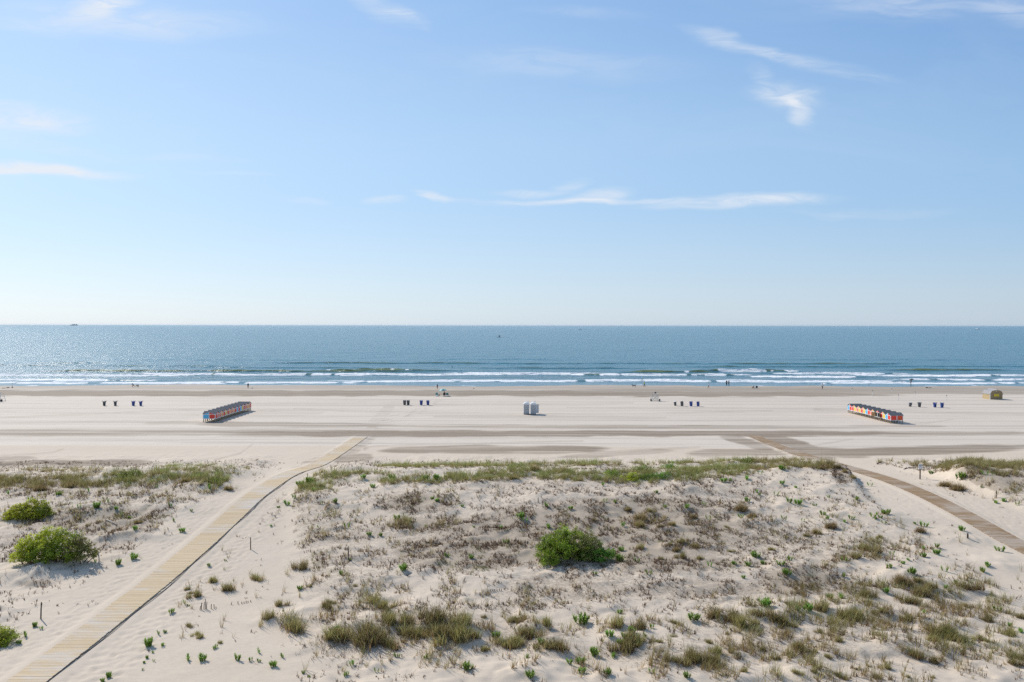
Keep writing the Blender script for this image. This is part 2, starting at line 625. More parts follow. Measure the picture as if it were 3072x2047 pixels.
def trail(x0, y0, x1, y1, w=.12, step=.36, jit=.12):
    n = int(math.hypot(x1 - x0, y1 - y0) / step)
    nx, ny = -(y1 - y0), (x1 - x0)
    l = math.hypot(nx, ny)
    for i in range(n):
        t = i / max(n - 1, 1)
        s = w if i % 2 else -w
        pits.append((x0 + (x1 - x0) * t + nx / l * s + rng.normal(0, jit), y0 + (y1 - y0) * t + ny / l * s + rng.normal(0, jit)))


for k in range(9):
    o = rng.uniform(1.9, 4.4)
    trail(LWX + o, 31, LWX + o + rng.normal(0, .5), 64 + rng.uniform(0, 8))
for k in range(5):
    o = rng.uniform(1.8, 4.5)
    trail(RWX - o - 1, 52, RWX - o, 70)
    trail(RWX + o, 52, RWX + o - .3, 76)
for k in range(4):
    trail(LWX - rng.uniform(1.6, 3.5), 33, LWX - rng.uniform(1.6, 3), 66)
for k in range(160):
    pits.append((LWX + rng.uniform(1.6, 4), rng.uniform(30, 72)))
    pits.append((RWX + rng.uniform(-6, 8), rng.uniform(50, 82)))
    pits.append((LWX - rng.uniform(1.6, 5), rng.uniform(30, 60)))
i0 = int(np.searchsorted(xs, -70))
for (px, py) in pits:
    c, r = int((px + 70) / .17) + i0, int(np.searchsorted(ys1, py))
    a, b = slice(max(r - 6, 0), r + 7), slice(max(c - 3, 0), c + 4)
    dd = ((X1[a, b] - px) / .15) ** 2 + ((Y1[a, b] - py) / .22) ** 2
    Z1[a, b] += -0.028 * np.exp(-dd) + 0.010 * np.exp(-(np.sqrt(dd) - 1.7) ** 2 * 3)
X2, Y2 = np.meshgrid(xs, ys2)
Z2 = ground(X2, Y2)
Z2[0] = Z1[-1]


def hgt(x, y):
    """bilinear height of the sand sheet"""
    x, y = np.asarray(x, float), np.asarray(y, float)

    def bl(Z, ysx):
        c = np.clip(np.searchsorted(xs, x) - 1, 0, len(xs) - 2)
        r = np.clip(np.searchsorted(ysx, y) - 1, 0, len(ysx) - 2)
        s = np.clip((x - xs[c]) / (xs[c + 1] - xs[c]), 0, 1)
        t = np.clip((y - ysx[r]) / (ysx[r + 1] - ysx[r]), 0, 1)
        return (Z[r, c] * (1 - s) + Z[r, c + 1] * s) * (1 - t) + (Z[r + 1, c] * (1 - s) + Z[r + 1, c + 1] * s) * t
    return np.where(y < ys1[-1], bl(Z1, ys1), bl(Z2, ys2))


def at(u, v):
    """where the sight line through photograph pixel (u, v) meets the sand"""
    x, y = first_hit(hgt, u, v)
    return x, y, hgt(x, y)


def at1(u, v):
    x, y, z = at([u], [v])
    return float(x[0]), float(y[0]), float(z[0])


# ---- how damp / raked the beach sand is: patches measured on the photograph (u, v, half length, half height, tilt, amount)
PATCH = [
    (600, 1180, 1500, 9, 0, .95), (1800, 1181, 900, 9, .003, .85), (2600, 1172, 900, 11, .002, .62), (1500, 1163, 1700, 5, 0, .28), (2700, 1166, 700, 7, 0, .35),
    (500, 1299, 760, 10, 0, .60), (1700, 1301, 1100, 9, 0, .95), (900, 1275, 320, 8, .012, .62), (1750, 1281, 900, 6, .004, .45), (2600, 1302, 520, 8, -.004, .55), (2850, 1300, 420, 8, 0, .25),
    (170, 1391, 290, 12, -.012, .95), (20, 1375, 90, 5, 0, .6), (1330, 1348, 190, 11, -.02, .80), (1560, 1350, 260, 12, -.012, .85), (1850, 1362, 170, 7, -.06, .45),
    (2235, 1326, 90, 13, .30, .62), (2210, 1360, 150, 11, 0, .60), (2390, 1335, 120, 16, .34, .80), (2490, 1358, 130, 15, .05, .80), (2750, 1352, 330, 13, -.03, .88), (2960, 1344, 160, 7, -.03, .7),
    (1060, 1375, 60, 12, -.06, .70), (1128, 1262, 80, 16, -.95, .16), (1075, 1340, 90, 13, -.75, .30), (930, 1385, 90, 7, -.4, .25), (560, 1268, 130, 6, -.02, .30), (2690, 1277, 150, 6, .01, .30), (860, 1240, 120, 10, -.05, .16), (1500, 1248, 200, 5, 0, .10),
]
def damp_field(X, Y, Z):
    U, V = project(X, Y, Z)
    warp = 5.5 * fbm(X / 9, Y / 3.5, 141, 4)
    damp = np.zeros_like(U)
    for (u, v, a, b, t, s) in PATCH:
        du, dv = U - u, V - v
        nn = math.hypot(1, t)
        p, q = (du + dv * t) / nn / a, ((dv - du * t) / nn + warp * min(1, b / 9)) / b
        damp = np.maximum(damp, s * sstep(1.25, .72, np.sqrt(np.abs(p) ** 4 + q * q)))
    pres = sstep(.03, .3, damp)
    s1 = fbm(X / 55, Y / 1.5, 151, 4, .62)
    s2 = fbm(X / 16, Y / 1.0, 157, 3)
    damp = np.clip(damp + pres * (.85 * s1 + .30 * s2) * (.45 + .55 * (1 - np.abs(damp - .5))), 0, 1.1)
    # trodden sand: broken footprints fanning out from the end of the left walk and round the right one
    TROD = [(1120, 1290, 46, 30, -.9, .55), (1160, 1262, 80, 22, -.8, .42), (1200, 1215, 70, 14, -1.6, .26), (1260, 1232, 110, 12, -.42, .40), (1090, 1335, 46, 20, -.6, .75), (1020, 1375, 80, 14, -.35, .55), (960, 1380, 130, 9, -.5, .35), (2330, 1325, 120, 26, .35, .35), (2480, 1372, 120, 10, -.2, .4), (560, 1360, 300, 16, -.05, .12), (800, 1232, 70, 10, 0, .35), (2400, 1300, 200, 20, 0, .15)]
    blot = sstep(.05, .45, fbm(X / 1.5, Y / 2.0, 161, 2))
    for (u, v, a, b, t, s) in TROD:
        du, dv = U - u, V - v
        nn = math.hypot(1, t)
        p, q = (du + dv * t) / nn / a, (dv - du * t) / nn / b
        damp = np.maximum(damp, s * sstep(1.2, .3, np.sqrt(p * p + q * q)) * blot)
    # thin rake and tyre lines: anywhere, faint; and the long tracks one can follow in the photograph
    ln = sstep(.50, .78, fbm(X / 140, Y / 1.15, 171, 2)) * .34 + sstep(.45, .75, fbm(X / 90, Y / .62 + X * .004, 177, 2)) * .26
    damp = np.maximum(damp, ln * sstep(100, 106, Y) * sstep(184, 176, Y))
    TRACKS = [((0, 1252), (240, 1243), (460, 1232), (600, 1228)), ((-50, 1233), (600, 1243)), ((880, 1225), (1060, 1233), (1280, 1238), (1680, 1241), (1950, 1240), (2320, 1231)), ((2440, 1229), (2760, 1236), (3072, 1243)), ((2440, 1226), (2800, 1233), (3100, 1240)), ((0, 1268), (380, 1264), (700, 1270)), ((2700, 1272), (2780, 1268), (2860, 1256)), ((0, 1287), (900, 1284)), ((1300, 1250), (2000, 1252)), ((1700, 1222), (2500, 1224)), ((1000, 1346), (1180, 1335), (1420, 1330), (1750, 1322)), ((1760, 1359), (1900, 1350), (2100, 1340)), ((0, 1366), (90, 1362), (160, 1356), (190, 1346)), ((640, 1380), (720, 1360), (760, 1330)), ((930, 1395), (1010, 1350), (1040, 1325)), ((2330, 1348), (2440, 1336), (2560, 1316)), ((600, 1210), (1100, 1206)), ((1300, 1213), (1900, 1208))]
    for tr in TRACKS:
        tu, tv = np.array([q[0] for q in tr], float), np.array([q[1] for q in tr], float)
        vv = np.interp(U, tu, tv, left=-1e4, right=-1e4)
        px = np.maximum(.55, 330.0 / Y ** 1.25)
        damp = np.maximum(damp, .60 * (np.exp(-((V - vv) / px) ** 2) + .8 * np.exp(-((V - vv - 3.2) / px) ** 2)) * (.55 + .45 * sstep(-.4, .4, s2)))
    for (u, v, a, b) in ((1500, 1288, 1700, 1.6), (2100, 1272, 700, 1.2), (1640, 1356, 120, 1.4), (1480, 1341, 140, 1.0)):
        damp *= 1 - .8 * sstep(1.2, .6, np.abs(U - u) / a) * np.exp(-((V - v - .6 * s1) / b) ** 2)
    return damp


damp = damp_field(X2, Y2, Z2)
wet = sstep(0.03, -0.16, Z2 + 1.14) * sstep(150, 190, Y2)


def sand_mat(name, dune):
    m = bpy.data.materials.new(name)
    m.use_nodes = True
    t = m.node_tree
    p = t.nodes['Principled BSDF']
    g = N(t, 'ShaderNodeNewGeometry')
    P = g.outputs['Position']
    big = noise(t, mapping(t, P, (.05, .12, .1)), 1.0, 4, .6)
    fine = noise(t, mapping(t, P, (3, 5, 3)), 1.0, 5, .7)
    c = MIX(t, MR(t, big, .3, .7), (.640, .525, .405, 1) if dune else (.665, .565, .460, 1), (.605, .492, .375, 1) if dune else (.630, .530, .428, 1))
    c = MIX(t, MR(t, fine, .35, .75, 0, .5, False), c, (.51, .415, .315, 1))
    if dune:
        li = N(t, 'ShaderNodeAttribute', attribute_name='litter')
        n1 = noise(t, mapping(t, P, (5, 7, 5)), 1.0, 6, .75)
        n2 = noise(t, mapping(t, P, (.8, 1.0, .8)), 1.0, 4, .6)
        lv = M_(t, 'ADD', li.outputs['Fac'], MR(t, n2, .3, .7, -.18, .18, False))
        k = M_(t, 'SUBTRACT', M_(t, 'ADD', M_(t, 'MULTIPLY', lv, .42), n1), .70)
        fac = MR(t, k, 0.0, .15, 0, .52)
        c = MIX(t, fac, c, MIX(t, n2, (.175, .128, .082, 1), (.27, .208, .142, 1)))
        hgtn = M_(t, 'ADD', M_(t, 'MULTIPLY', noise(t, mapping(t, P, (2.2, 2.6, 2)), 1.0, 5, .65), .7), M_(t, 'MULTIPLY', noise(t, mapping(t, P, (.9, 6.5, 1), (0, 0, 0), (0, 0, .25)), 1.0, 2, .5, 1.2), .25))
        da = N(t, 'ShaderNodeAttribute', attribute_name='damp')
        br = noise(t, mapping(t, P, (.9, 2.4, 1)), 1.0, 5, .7)
        c = MIX(t, MR(t, M_(t, 'MULTIPLY', da.outputs['Fac'], MR(t, br, .25, .75, .72, 1.28, False)), .04, .98, 0, 1, False), c, MIX(t, MR(t, br, .3, .7), (.218, .160, .108, 1), (.31, .24, .172, 1)))
        bs, bd = .42, .055
    else:
        da = N(t, 'ShaderNodeAttribute', attribute_name='damp')
        wa_ = N(t, 'ShaderNodeAttribute', attribute_name='wet')
        rk = noise(t, mapping(t, P, (.035, 1.5, 1)), 1.0, 4, .6)          # raked, long lines along the beach
        rk2 = noise(t, mapping(t, P, (.010, .42, 1), (7, 3, 0)), 1.0, 5, .7)
        br = noise(t, mapping(t, P, (.9, 2.4, 1)), 1.0, 5, .7)
        dv = M_(t, 'MULTIPLY', da.outputs['Fac'], MR(t, br, .25, .75, .72, 1.28, False))
        dmp = MR(t, dv, .04, .98, 0, 1, False)
        dcol = MIX(t, MR(t, br, .3, .7), (.218, .160, .108, 1), (.31, .24, .172, 1))
        line = MR(t, rk2, .54, .63, 0, .42)                                # faint tyre and rake lines
        line2 = MR(t, noise(t, mapping(t, P, (.006, .9, 1), (2, 9, 0)), 1.0, 3, .5), .575, .63, 0, .45)
        line3 = MR(t, noise(t, mapping(t, P, (.012, 2.3, 1), (4, 1, 0), (0, 0, .012)), 1.0, 2, .5), .60, .66, 0, .34)
        line2 = M_(t, 'MAXIMUM', line2, line3)
        c = MIX(t, M_(t, 'MAXIMUM', line, line2), c, (.315, .27, .222, 1))
        c = MIX(t, dmp, c, dcol)
        far = N(t, 'ShaderNodeSeparateXYZ')
        t.links.new(P, far.inputs[0])
        c = MIX(t, MR(t, far.outputs[1], 176, 196, 0, .50), c, (.33, .27, .212, 1))
        c = MIX(t, wa_.outputs['Fac'], c, (.17, .135, .105, 1))
        t.links.new(MR(t, wa_.outputs['Fac'], 0.2, .9, .85, .05), p.inputs['Roughness'])
        hgtn = M_(t, 'ADD', M_(t, 'MULTIPLY', rk, .5), M_(t, 'MULTIPLY', br, M_(t, 'ADD', .25, M_(t, 'MULTIPLY', dmp, .5))))
        bs, bd = .35, .06
        hgtn = M_(t, 'MULTIPLY', hgtn, M_(t, 'SUBTRACT', 1.0, wa_.outputs['Fac']))
    t.links.new(c, p.inputs['Base Color'])
    if dune:
        p.inputs['Roughness'].default_value = .9
    p.inputs['Specular IOR Level'].default_value = .25
    b = N(t, 'ShaderNodeBump')
    b.inputs['Strength'].default_value = bs
    b.inputs['Distance'].default_value = bd
    t.links.new(hgtn, b.inputs['Height'])
    t.links.new(b.outputs[0], p.inputs['Normal'])
    return m


# ---- how much dead stubble, leaf litter and painted scarp shade lies on the dune: (u, v, half length, half height, amount)
LITTER_SHADE = [
    (1800, 1600, 620, 110, .85), (1400, 1660, 260, 60, 1.0), (1450, 1600, 330, 60, .55), (1250, 1510, 160, 40, .75), (1350, 1575, 260, 30, .75), (1900, 1530, 420, 60, .7), (1950, 1690, 380, 40, .75),
    (2400, 1740, 150, 60, .9), (2520, 1765, 160, 35, .6), (300, 1560, 330, 60, .70), (450, 1570, 170, 60, .6), (120, 1460, 220, 40, .6), (2100, 1770, 320, 50, .55), (1750, 1760, 320, 60, .5),
    (980, 1600, 330, 60, .45), (900, 1520, 160, 60, .35), (1100, 1680, 260, 40, .45), (1250, 1880, 260, 70, .5), (1600, 1910, 160, 50, .45), (2050, 1960, 320, 60, .38), (2650, 1930, 420, 100, .28),
    (2450, 1640, 320, 60, .4), (2900, 1430, 220, 60, .5), (870, 1870, 140, 40, .45), (2150, 1470, 260, 50, .4), (1700, 1470, 500, 40, .3), (700, 1780, 240, 90, .28), (400, 1640, 170, 50, .4), (100, 1640, 200, 70, .4), (650, 1450, 150, 40, .4), (2300, 1620, 260, 60, .5), (2532, 1422, 40, 30, 1.6), (2868, 1478, 40, 20, .9), (2950, 1440, 160, 60, .8), (900, 1700, 420, 160, .34), (400, 1480, 300, 50, .4), (1000, 1900, 400, 100, .3), (105, 1752, 60, 14, .8),  # last entry paints the left scarp's shadow in the litter tone
]
U1, V1 = project(X1, Y1, Z1)


def soft(U, V, L):
    o = np.zeros_like(U)
    for (u, v, a, b, s) in L:
        o = np.maximum(o, s * sstep(1.3, .35, np.sqrt(((U - u) / a) ** 2 + ((V - v) / b) ** 2)))
    return o


litter = soft(U1, V1, LITTER_SHADE) * (dune_height(X1, Y1)[1] > .4) + .24 * dune_height(X1, Y1)[1]
litter *= sstep(25, 30, Y1) * sstep(92, 80, Y1)
ll, rr_ = walk_band(X1, Y1, 1.6)
litter *= (1 - ll) * (1 - rr_)
k0 = int(np.searchsorted(ys1, 60))
damp1 = np.zeros_like(X1)
damp1[k0:] = damp_field(X1[k0:], Y1[k0:], Z1[k0:]) * sstep(77, 82, Y1[k0:])

M_dune = sand_mat('dune_sand', True)
M_beach = sand_mat('beach_sand', False)
me = grid_mesh('dunes', X1, Y1, Z1, [M_dune])
set_attr(me, 'litter', litter)
set_attr(me, 'damp', damp1)
tag(new_obj('dunes', me), 'pale sand dunes with a low crest and two gaps for the boardwalks', None, kind='structure')
me = grid_mesh('beach', X2, Y2, Z2, [M_beach])
set_attr(me, 'damp', damp)
set_attr(me, 'wet', wet)
tag(new_obj('beach', me), 'wide flat raked beach between the dunes and the sea', None, kind='structure')

# ------------------------------------------------------------------ sea
SEA_Z = -1.2
xw = np.concatenate([-(np.geomspace(265, 60000, 46)[::-1]), np.arange(-258, 258.1, .62), np.geomspace(265, 60000, 46)])
yw = [199.0]
while yw[-1] < 345:
    yw.append(yw[-1] + .42)
while yw[-1] < 900:
    yw.append(yw[-1] * 1.007)
while yw[-1] < 60000:
    yw.append(yw[-1] * 1.05)
yw = np.array(yw)
XW, YW = np.meshgrid(xw, yw)
near = sstep(262, 240, np.abs(XW))
UW, VW = project(XW, YW, np.full_like(XW, SEA_Z))
fadeW = sstep(1200, 300, YW)
# broad chop and swell that dies out towards the shore
ZW = SEA_Z + near * fadeW * sstep(203, 240, YW) * (0.13 * fbm(XW / 34, YW / 8.5, 201, 3) + .05 * fbm(XW / 5, YW / 2.4, 211, 2))
SWELL = [  # photograph: (u from, u to, v of the crest, height, breaking)
    (150, 1250, 1114, .80, 0), (980, 1330, 1113, 1.0, .12), (1880, 2140, 1116, 1.05, .12), (2120, 2380, 1114, 1.15, .62), (2660, 3020, 1111, .85, 0), (840, 1480, 1090, .60, 0), (1480, 2100, 1091, .45, 0),
    (2160, 2700, 1092, .62, 0), (2060, 2650, 1101, .45, 0), (2430, 3200, 1100, .40, 0), (-200, 700, 1098, .42, 0), (500, 1100, 1103, .35, 0), (1400, 1900, 1105, .40, 0), (100, 320, 1090, .45, 0), (-300, 60, 1095, .5, 0), (1300, 1700, 1078, .30, 0), (300, 900, 1080, .28, 0), (2300, 3000, 1080, .3, 0),
    (-300, 560, 1126, .55, .85), (400, 1120, 1124, .60, .95), (1050, 1500, 1124, .62, .98), (1380, 1800, 1122, .70, 1.0), (1700, 2230, 1125, .62, .85), (2330, 2700, 1121, .60, 1.0), (2560, 3300, 1127, .50, .98), (2250, 2600, 1131, .42, .9), (2700, 3300, 1139, .35, .95),
    (-300, 300, 1139, .32, .6), (150, 480, 1142, .30, .5), (1780, 2280, 1143, .55, .95), (1350, 1850, 1143, .40, .95), (2200, 2700, 1145, .40, .98), (2450, 3300, 1150, .25, .9),
    (-300, 700, 1149, .22, .95), (550, 1100, 1148, .24, .95), (1000, 1450, 1144, .30, .95),
]
foam = np.zeros_like(XW)
face = np.zeros_like(XW)
NB = int(np.searchsorted(yw, 420))               # the surf zone only
XB, YB, nearB = xw[None, :], YW[:NB], near[:NB]
for k, (ua, ub, v, hh, brk) in enumerate(SWELL):
    d0 = first_hit(lambda x, y: np.full_like(x, SEA_Z), [(ua + ub) / 2], [v], 150, 900)[1][0]
    xa, xb = (ua - 1536) / F * d0, (ub - 1536) / F * d0
    cy = d0 + 3.6 * fbm(XB / 22, XB * 0 + k * 3.7, 221 + k, 3) + .8 * fbm(XB / 5, XB * 0 + k * 1.7, 261 + k, 2)
    soften = 14 if xb - xa > 45 else 8
    win = sstep(xa - soften, xa + soften, XB) * sstep(xb + soften, xb - soften, XB) * nearB[:1]
    amp = win * (0.72 + .55 * fbm(XB / 15, XB * 0 + k, 301 + k, 3))
    r0, r1 = np.searchsorted(yw, d0 - 16), np.searchsorted(yw, d0 + 20)
    s = YB[r0:r1] - cy                        # negative = towards the shore
    prof = np.where(s < 0, np.exp(-(s / 1.15) ** 2), np.exp(-(s / 3.6) ** 2))
    ZW[r0:r1] += hh * amp * prof - hh * .22 * amp * np.exp(-((s + 3.2) / 2.4) ** 2)
    face[r0:r1] = np.maximum(face[r0:r1], np.clip(amp, 0, 1) * min(1, hh * 1.1) * np.exp(-((s + .75) / .85) ** 2))
    if brk > 0:
        bw = sstep(.60 - .72 * brk, 1.05 - .72 * brk, .5 + .95 * fbm(XB / 9, XB * 0 + 5.1 * k, 341 + k, 3)) * win
        front = np.exp(-((s + .9) / 1.25) ** 2) * 1.15 + .62 * sstep(-4.0 - 3.5 * brk, -.8, s) * sstep(1.5, 0.2, s) + .50 * sstep(11, 1, s) * sstep(-1, 1, s)
        foam[r0:r1] = np.maximum(foam[r0:r1], bw * front * np.clip(.80 + .75 * fbm(XW[r0:r1] / 4.2, YW[r0:r1] / 1.5, 381 + k, 3), .1, 1.3))
        ZW[r0:r1] += bw * np.exp(-((s + .5) / 1.1) ** 2) * .30 * fbm(XW[r0:r1] / 1.5, YW[r0:r1] / 1.1, 361 + k, 2)
# thin edge of the swash
depth = np.full_like(XW, 9.0)
depth[:NB] = SEA_Z - hgt(np.clip(XW[:NB], -219, 219), np.clip(YB, 100, 261))
foam = np.maximum(foam, .70 * np.exp(-((depth - .035) / .03) ** 2) * near * sstep(-.2, .4, fbm(XW / 9, XW * 0, 401, 3)) * (YW < 240))
foam = np.maximum(foam, .42 * np.exp(-((depth - .28) / .14) ** 2) * near * (YW < 240) * sstep(-.1, .5, fbm(XW / 14, YW / 3, 411, 3)))
turb = sstep(330, 232, YW)

M_sea = bpy.data.materials.new('sea_water')
M_sea.use_nodes = True
t = M_sea.node_tree
p = t.nodes['Principled BSDF']
g = N(t, 'ShaderNodeNewGeometry')
P = g.outputs['Position']
fo = N(t, 'ShaderNodeAttribute', attribute_name='foam')
tb = N(t, 'ShaderNodeAttribute', attribute_name='turbid')
patchy = noise(t, mapping(t, P, (.0022, .022, 1)), 1.0, 6, .68)
base = MIX(t, MR(t, patchy, .3, .7), (.014, .130, .188, 1), (.026, .158, .214, 1))
base = MIX(t, tb.outputs['Fac'], base, (.055, .150, .190, 1))
fa_ = N(t, 'ShaderNodeAttribute', attribute_name='face')
base = MIX(t, MR(t, fa_.outputs['Fac'], .1, .7), base, (.155, .185, .070, 1))
lac = noise(t, mapping(t, P, (.22, .75, 1)), 1.0, 6, .72, .6)
fm = MR(t, M_(t, 'ADD', fo.outputs['Fac'], M_(t, 'MULTIPLY', M_(t, 'SUBTRACT', lac, .5), 1.5)),   .40, .74)
fm = M_(t, 'MULTIPLY', fm, MR(t, fo.outputs['Fac'], .03, .16))
t.links.new(MIX(t, fm, base, (.80, .80, .79, 1)), p.inputs['Base Color'])
t.links.new(MR(t, fm, 0, 1, .19, .8, False), p.inputs['Roughness'])
p.inputs['IOR'].default_value = 1.333
p.inputs['Specular IOR Level'].default_value = .21
wv1 = noise(t, mapping(t, P, (.12, .58, 1), (0, 0, 0), (0, 0, .12)), 1.0, 4, .6)
wv2 = noise(t, mapping(t, P, (.05, .16, 1), (9, 2, 0), (0, 0, -.08)), 1.0, 3, .55)
wv3 = noise(t, mapping(t, P, (.8, 3.0, 1)), 1.0, 4, .65)
hh = M_(t, 'ADD', M_(t, 'ADD', M_(t, 'MULTIPLY', wv1, .85), M_(t, 'MULTIPLY', wv2, 2.2)), M_(t, 'MULTIPLY', wv3, .05))
sp_ = N(t, 'ShaderNodeSeparateXYZ')
t.links.new(P, sp_.inputs[0])
b = N(t, 'ShaderNodeBump')
t.links.new(MR(t, sp_.outputs[1], 205, 250, .08, 1.0), b.inputs['Strength'])
b.inputs['Distance'].default_value = 1.0
t.links.new(hh, b.inputs['Height'])
t.links.new(b.outputs[0], p.inputs['Normal'])
me = grid_mesh('sea', XW, YW, ZW, [M_sea])
set_attr(me, 'foam', foam)
set_attr(me, 'turbid', turb)
set_attr(me, 'face', face)
tag(new_obj('sea', me), 'blue sea with low breaking surf reaching to the horizon', None, kind='structure')

# ------------------------------------------------------------------ boardwalks
def wood_mat(name, c1, c2, c3, sandy):
    m = bpy.data.materials.new(name)
    m.use_nodes = True
    t = m.node_tree
    p = t.nodes['Principled BSDF']
    a = N(t, 'ShaderNodeAttribute', attribute_name='plank')
    g = N(t, 'ShaderNodeNewGeometry')
    P = g.outputs['Position']
    gr = noise(t, mapping(t, P, (1.4, 22, 10)), 1.0, 4, .6)
    c = MIX(t, a.outputs['Fac'], c1, c2)
    c = MIX(t, MR(t, gr, .3, .75, 0, .5, False), c, c3)
    sn = M_(t, 'ADD', M_(t, 'MULTIPLY', noise(t, mapping(t, P, (.12, .30, .3)), 1.0, 3, .6), .7), M_(t, 'MULTIPLY', noise(t, mapping(t, P, (.9, 3.5, 1)), 1.0, 4, .7), .3))
    c = MIX(t, MR(t, sn, .475, .61, 0.0, sandy), c, (.60, .52, .44, 1))
    t.links.new(c, p.inputs['Base Color'])
    p.inputs['Roughness'].default_value = .8
    p.inputs['Specular IOR Level'].default_value = .2
    return m


def boardwalk(name, label, cx, zfun, y0, y1, m, seed):
    r = np.random.default_rng(seed)
    V, Q, T = [], [], []
    y = y0
    bx = np.array([[0, 0, 0], [1, 0, 0], [1, 1, 0], [0, 1, 0], [0, 0, 1], [1, 0, 1], [1, 1, 1], [0, 1, 1]], float)
    fc = np.array([[4, 5, 6, 7], [0, 1, 5, 4], [1, 2, 6, 5], [2, 3, 7, 6], [3, 0, 4, 7]])
    tone = .5
    while y < y1:
        w = .138
        c = float(cx(np.array([y]))[0]) if callable(cx) else cx
        z0, z1 = (float(zfun(np.array([yy_]))[0]) for yy_ in (y, y + w))
        jx, jz = r.normal(0, .012), r.normal(0, .003)
        hw = WALK_W + r.normal(0, .008)
        b = bx.copy()
        b[:, 0] = c - hw + 2 * hw * b[:, 0] + jx
        sl = (z1 - z0) * b[:, 1]
        b[:, 1] = y + w * b[:, 1]
        b[:, 2] = z0 + sl + .050 + .036 * b[:, 2] + jz
        n = len(V) * 8
        V.append(b)
        Q.append(fc + n)
        if r.random() < .07:
            tone = r.uniform(0, 1)
        T.append(np.full(8, np.clip(.4 * tone + .6 * r.random(), 0, 1)))
        y += w + .012
    V, Q = np.concatenate(V), np.concatenate(Q)
    me = np_mesh(name, V, Q.ravel(), np.arange(len(Q)) * 4, np.full(len(Q), 4), [m])
    set_attr(me, 'plank', np.concatenate(T))
    return tag(new_obj(name, me), label, None, kind='structure')


M_wl = wood_mat('pale_pine', (.70, .53, .335, 1), (.59, .44, .27, 1), (.40, .30, .18, 1), .85)
M_wr = wood_mat('weathered_pine', (.40, .260, .140, 1), (.30, .190, .100, 1), (.22, .155, .10, 1), .45)
M_edge = mat('side_board_timber', (.34, .25, .16), .8)
wzl = lambda y: walk_z(LWX, y)
wzr = lambda y: walk_z(RWX, y)
wl = boardwalk('boardwalk_path', 'pale plank boardwalk running straight over the dune to the beach', LWX, wzl, 25.5, 105.2, M_wl, 1)
wr = boardwalk('boardwalk_path', 'weathered brown plank boardwalk curving through the dune gap beside the white sign', walk_x_right, wzr, 36.0, 107.6, M_wr, 2)


def side_board(parent, cx, zfun, y0, y1, side, m):
    ys = np.arange(y0, y1, .5)
    zz = zfun(ys)
    cs = cx(ys) if callable(cx) else np.full_like(ys, cx)
    xo = cs + side * (WALK_W - .05)
    xi = xo - side * .045
    V, Q = [], []
    for i in range(len(ys)):
        V += [(xo[i], ys[i], zz[i] - .22), (xo[i], ys[i], zz[i] + .048), (xi[i], ys[i], zz[i] + .048), (xi[i], ys[i], zz[i] - .22)]
    for i in range(len(ys) - 1):
        for k in range(4):
            Q.append((4 * i + k, 4 * i + (k + 1) % 4, 4 * i + 4 + (k + 1) % 4, 4 * i + 4 + k))
    Q = np.array(Q)
    return new_obj('stringer', np_mesh('stringer', V, Q.ravel(), np.arange(len(Q)) * 4, np.full(len(Q), 4), [m]), parent)


for par, cx, zf, a, b in ((wl, LWX, wzl, 25.5, 105), (wr, walk_x_right, wzr, 36, 107.4)):
    side_board(par, cx, zf, a, b, 1, M_edge)
    side_board(par, cx, zf, a, b, -1, M_edge)
# dark tube put in for the strip of shade along the left walk's right edge
yy_ = np.arange(26, 73.5, .45)
pts = [(LWX + WALK_W + .10 + .05 * math.sin(q * .9) + .05 * math.sin(q * .31 + 1), q, float(hgt(LWX + WALK_W + .10, q)) + .035 + .02 * math.sin(q * 1.7)) for q in yy_]
tag(MB().tube(pts, .022, 6).build('edge_shade_strip', mat('shade_strip_dark', (.075, .060, .050), .9), smooth=True), 'dark strip standing for shade along the right side of the pale boardwalk', 'shade strip')

# ------------------------------------------------------------------ locker huts on stilts
M_white = mat('white_paint', (.82, .81, .79), .55, .06)
M_shingle = mat('grey_shingle', (.115, .118, .128), .9, .18, 30)
M_post = mat('raw_timber', (.30, .235, .17), .85, .2, 8)
M_dark = mat('handle_and_shade_black', (.02, .018, .016), .9)
M_tan = mat('tan_plywood', (.46, .29, .135), .7, .15, 5)
PAINT = {k: mat('paint_' + k, c, .5, .07) for k, c in {'red': (.78, .065, .045), 'coral': (.80, .24, .15), 'orange': (.86, .38, .11), 'yellow': (.86, .58, .11), 'blue': (.12, .47, .74), 'scarlet': (.76, .10, .03)}.items()}


def rounded(x0, x1, z0, z1, r, n=4):
    o = []
    for cx, cz, a0 in ((x1 - r, z0 + r, -90), (x1 - r, z1 - r, 0), (x0 + r, z1 - r, 90), (x0 + r, z0 + r, 180)):
        for k in range(n + 1):
            a = math.radians(a0 + 90 * k / n)
            o.append((cx + r * math.cos(a), cz + r * math.sin(a)))
    return o


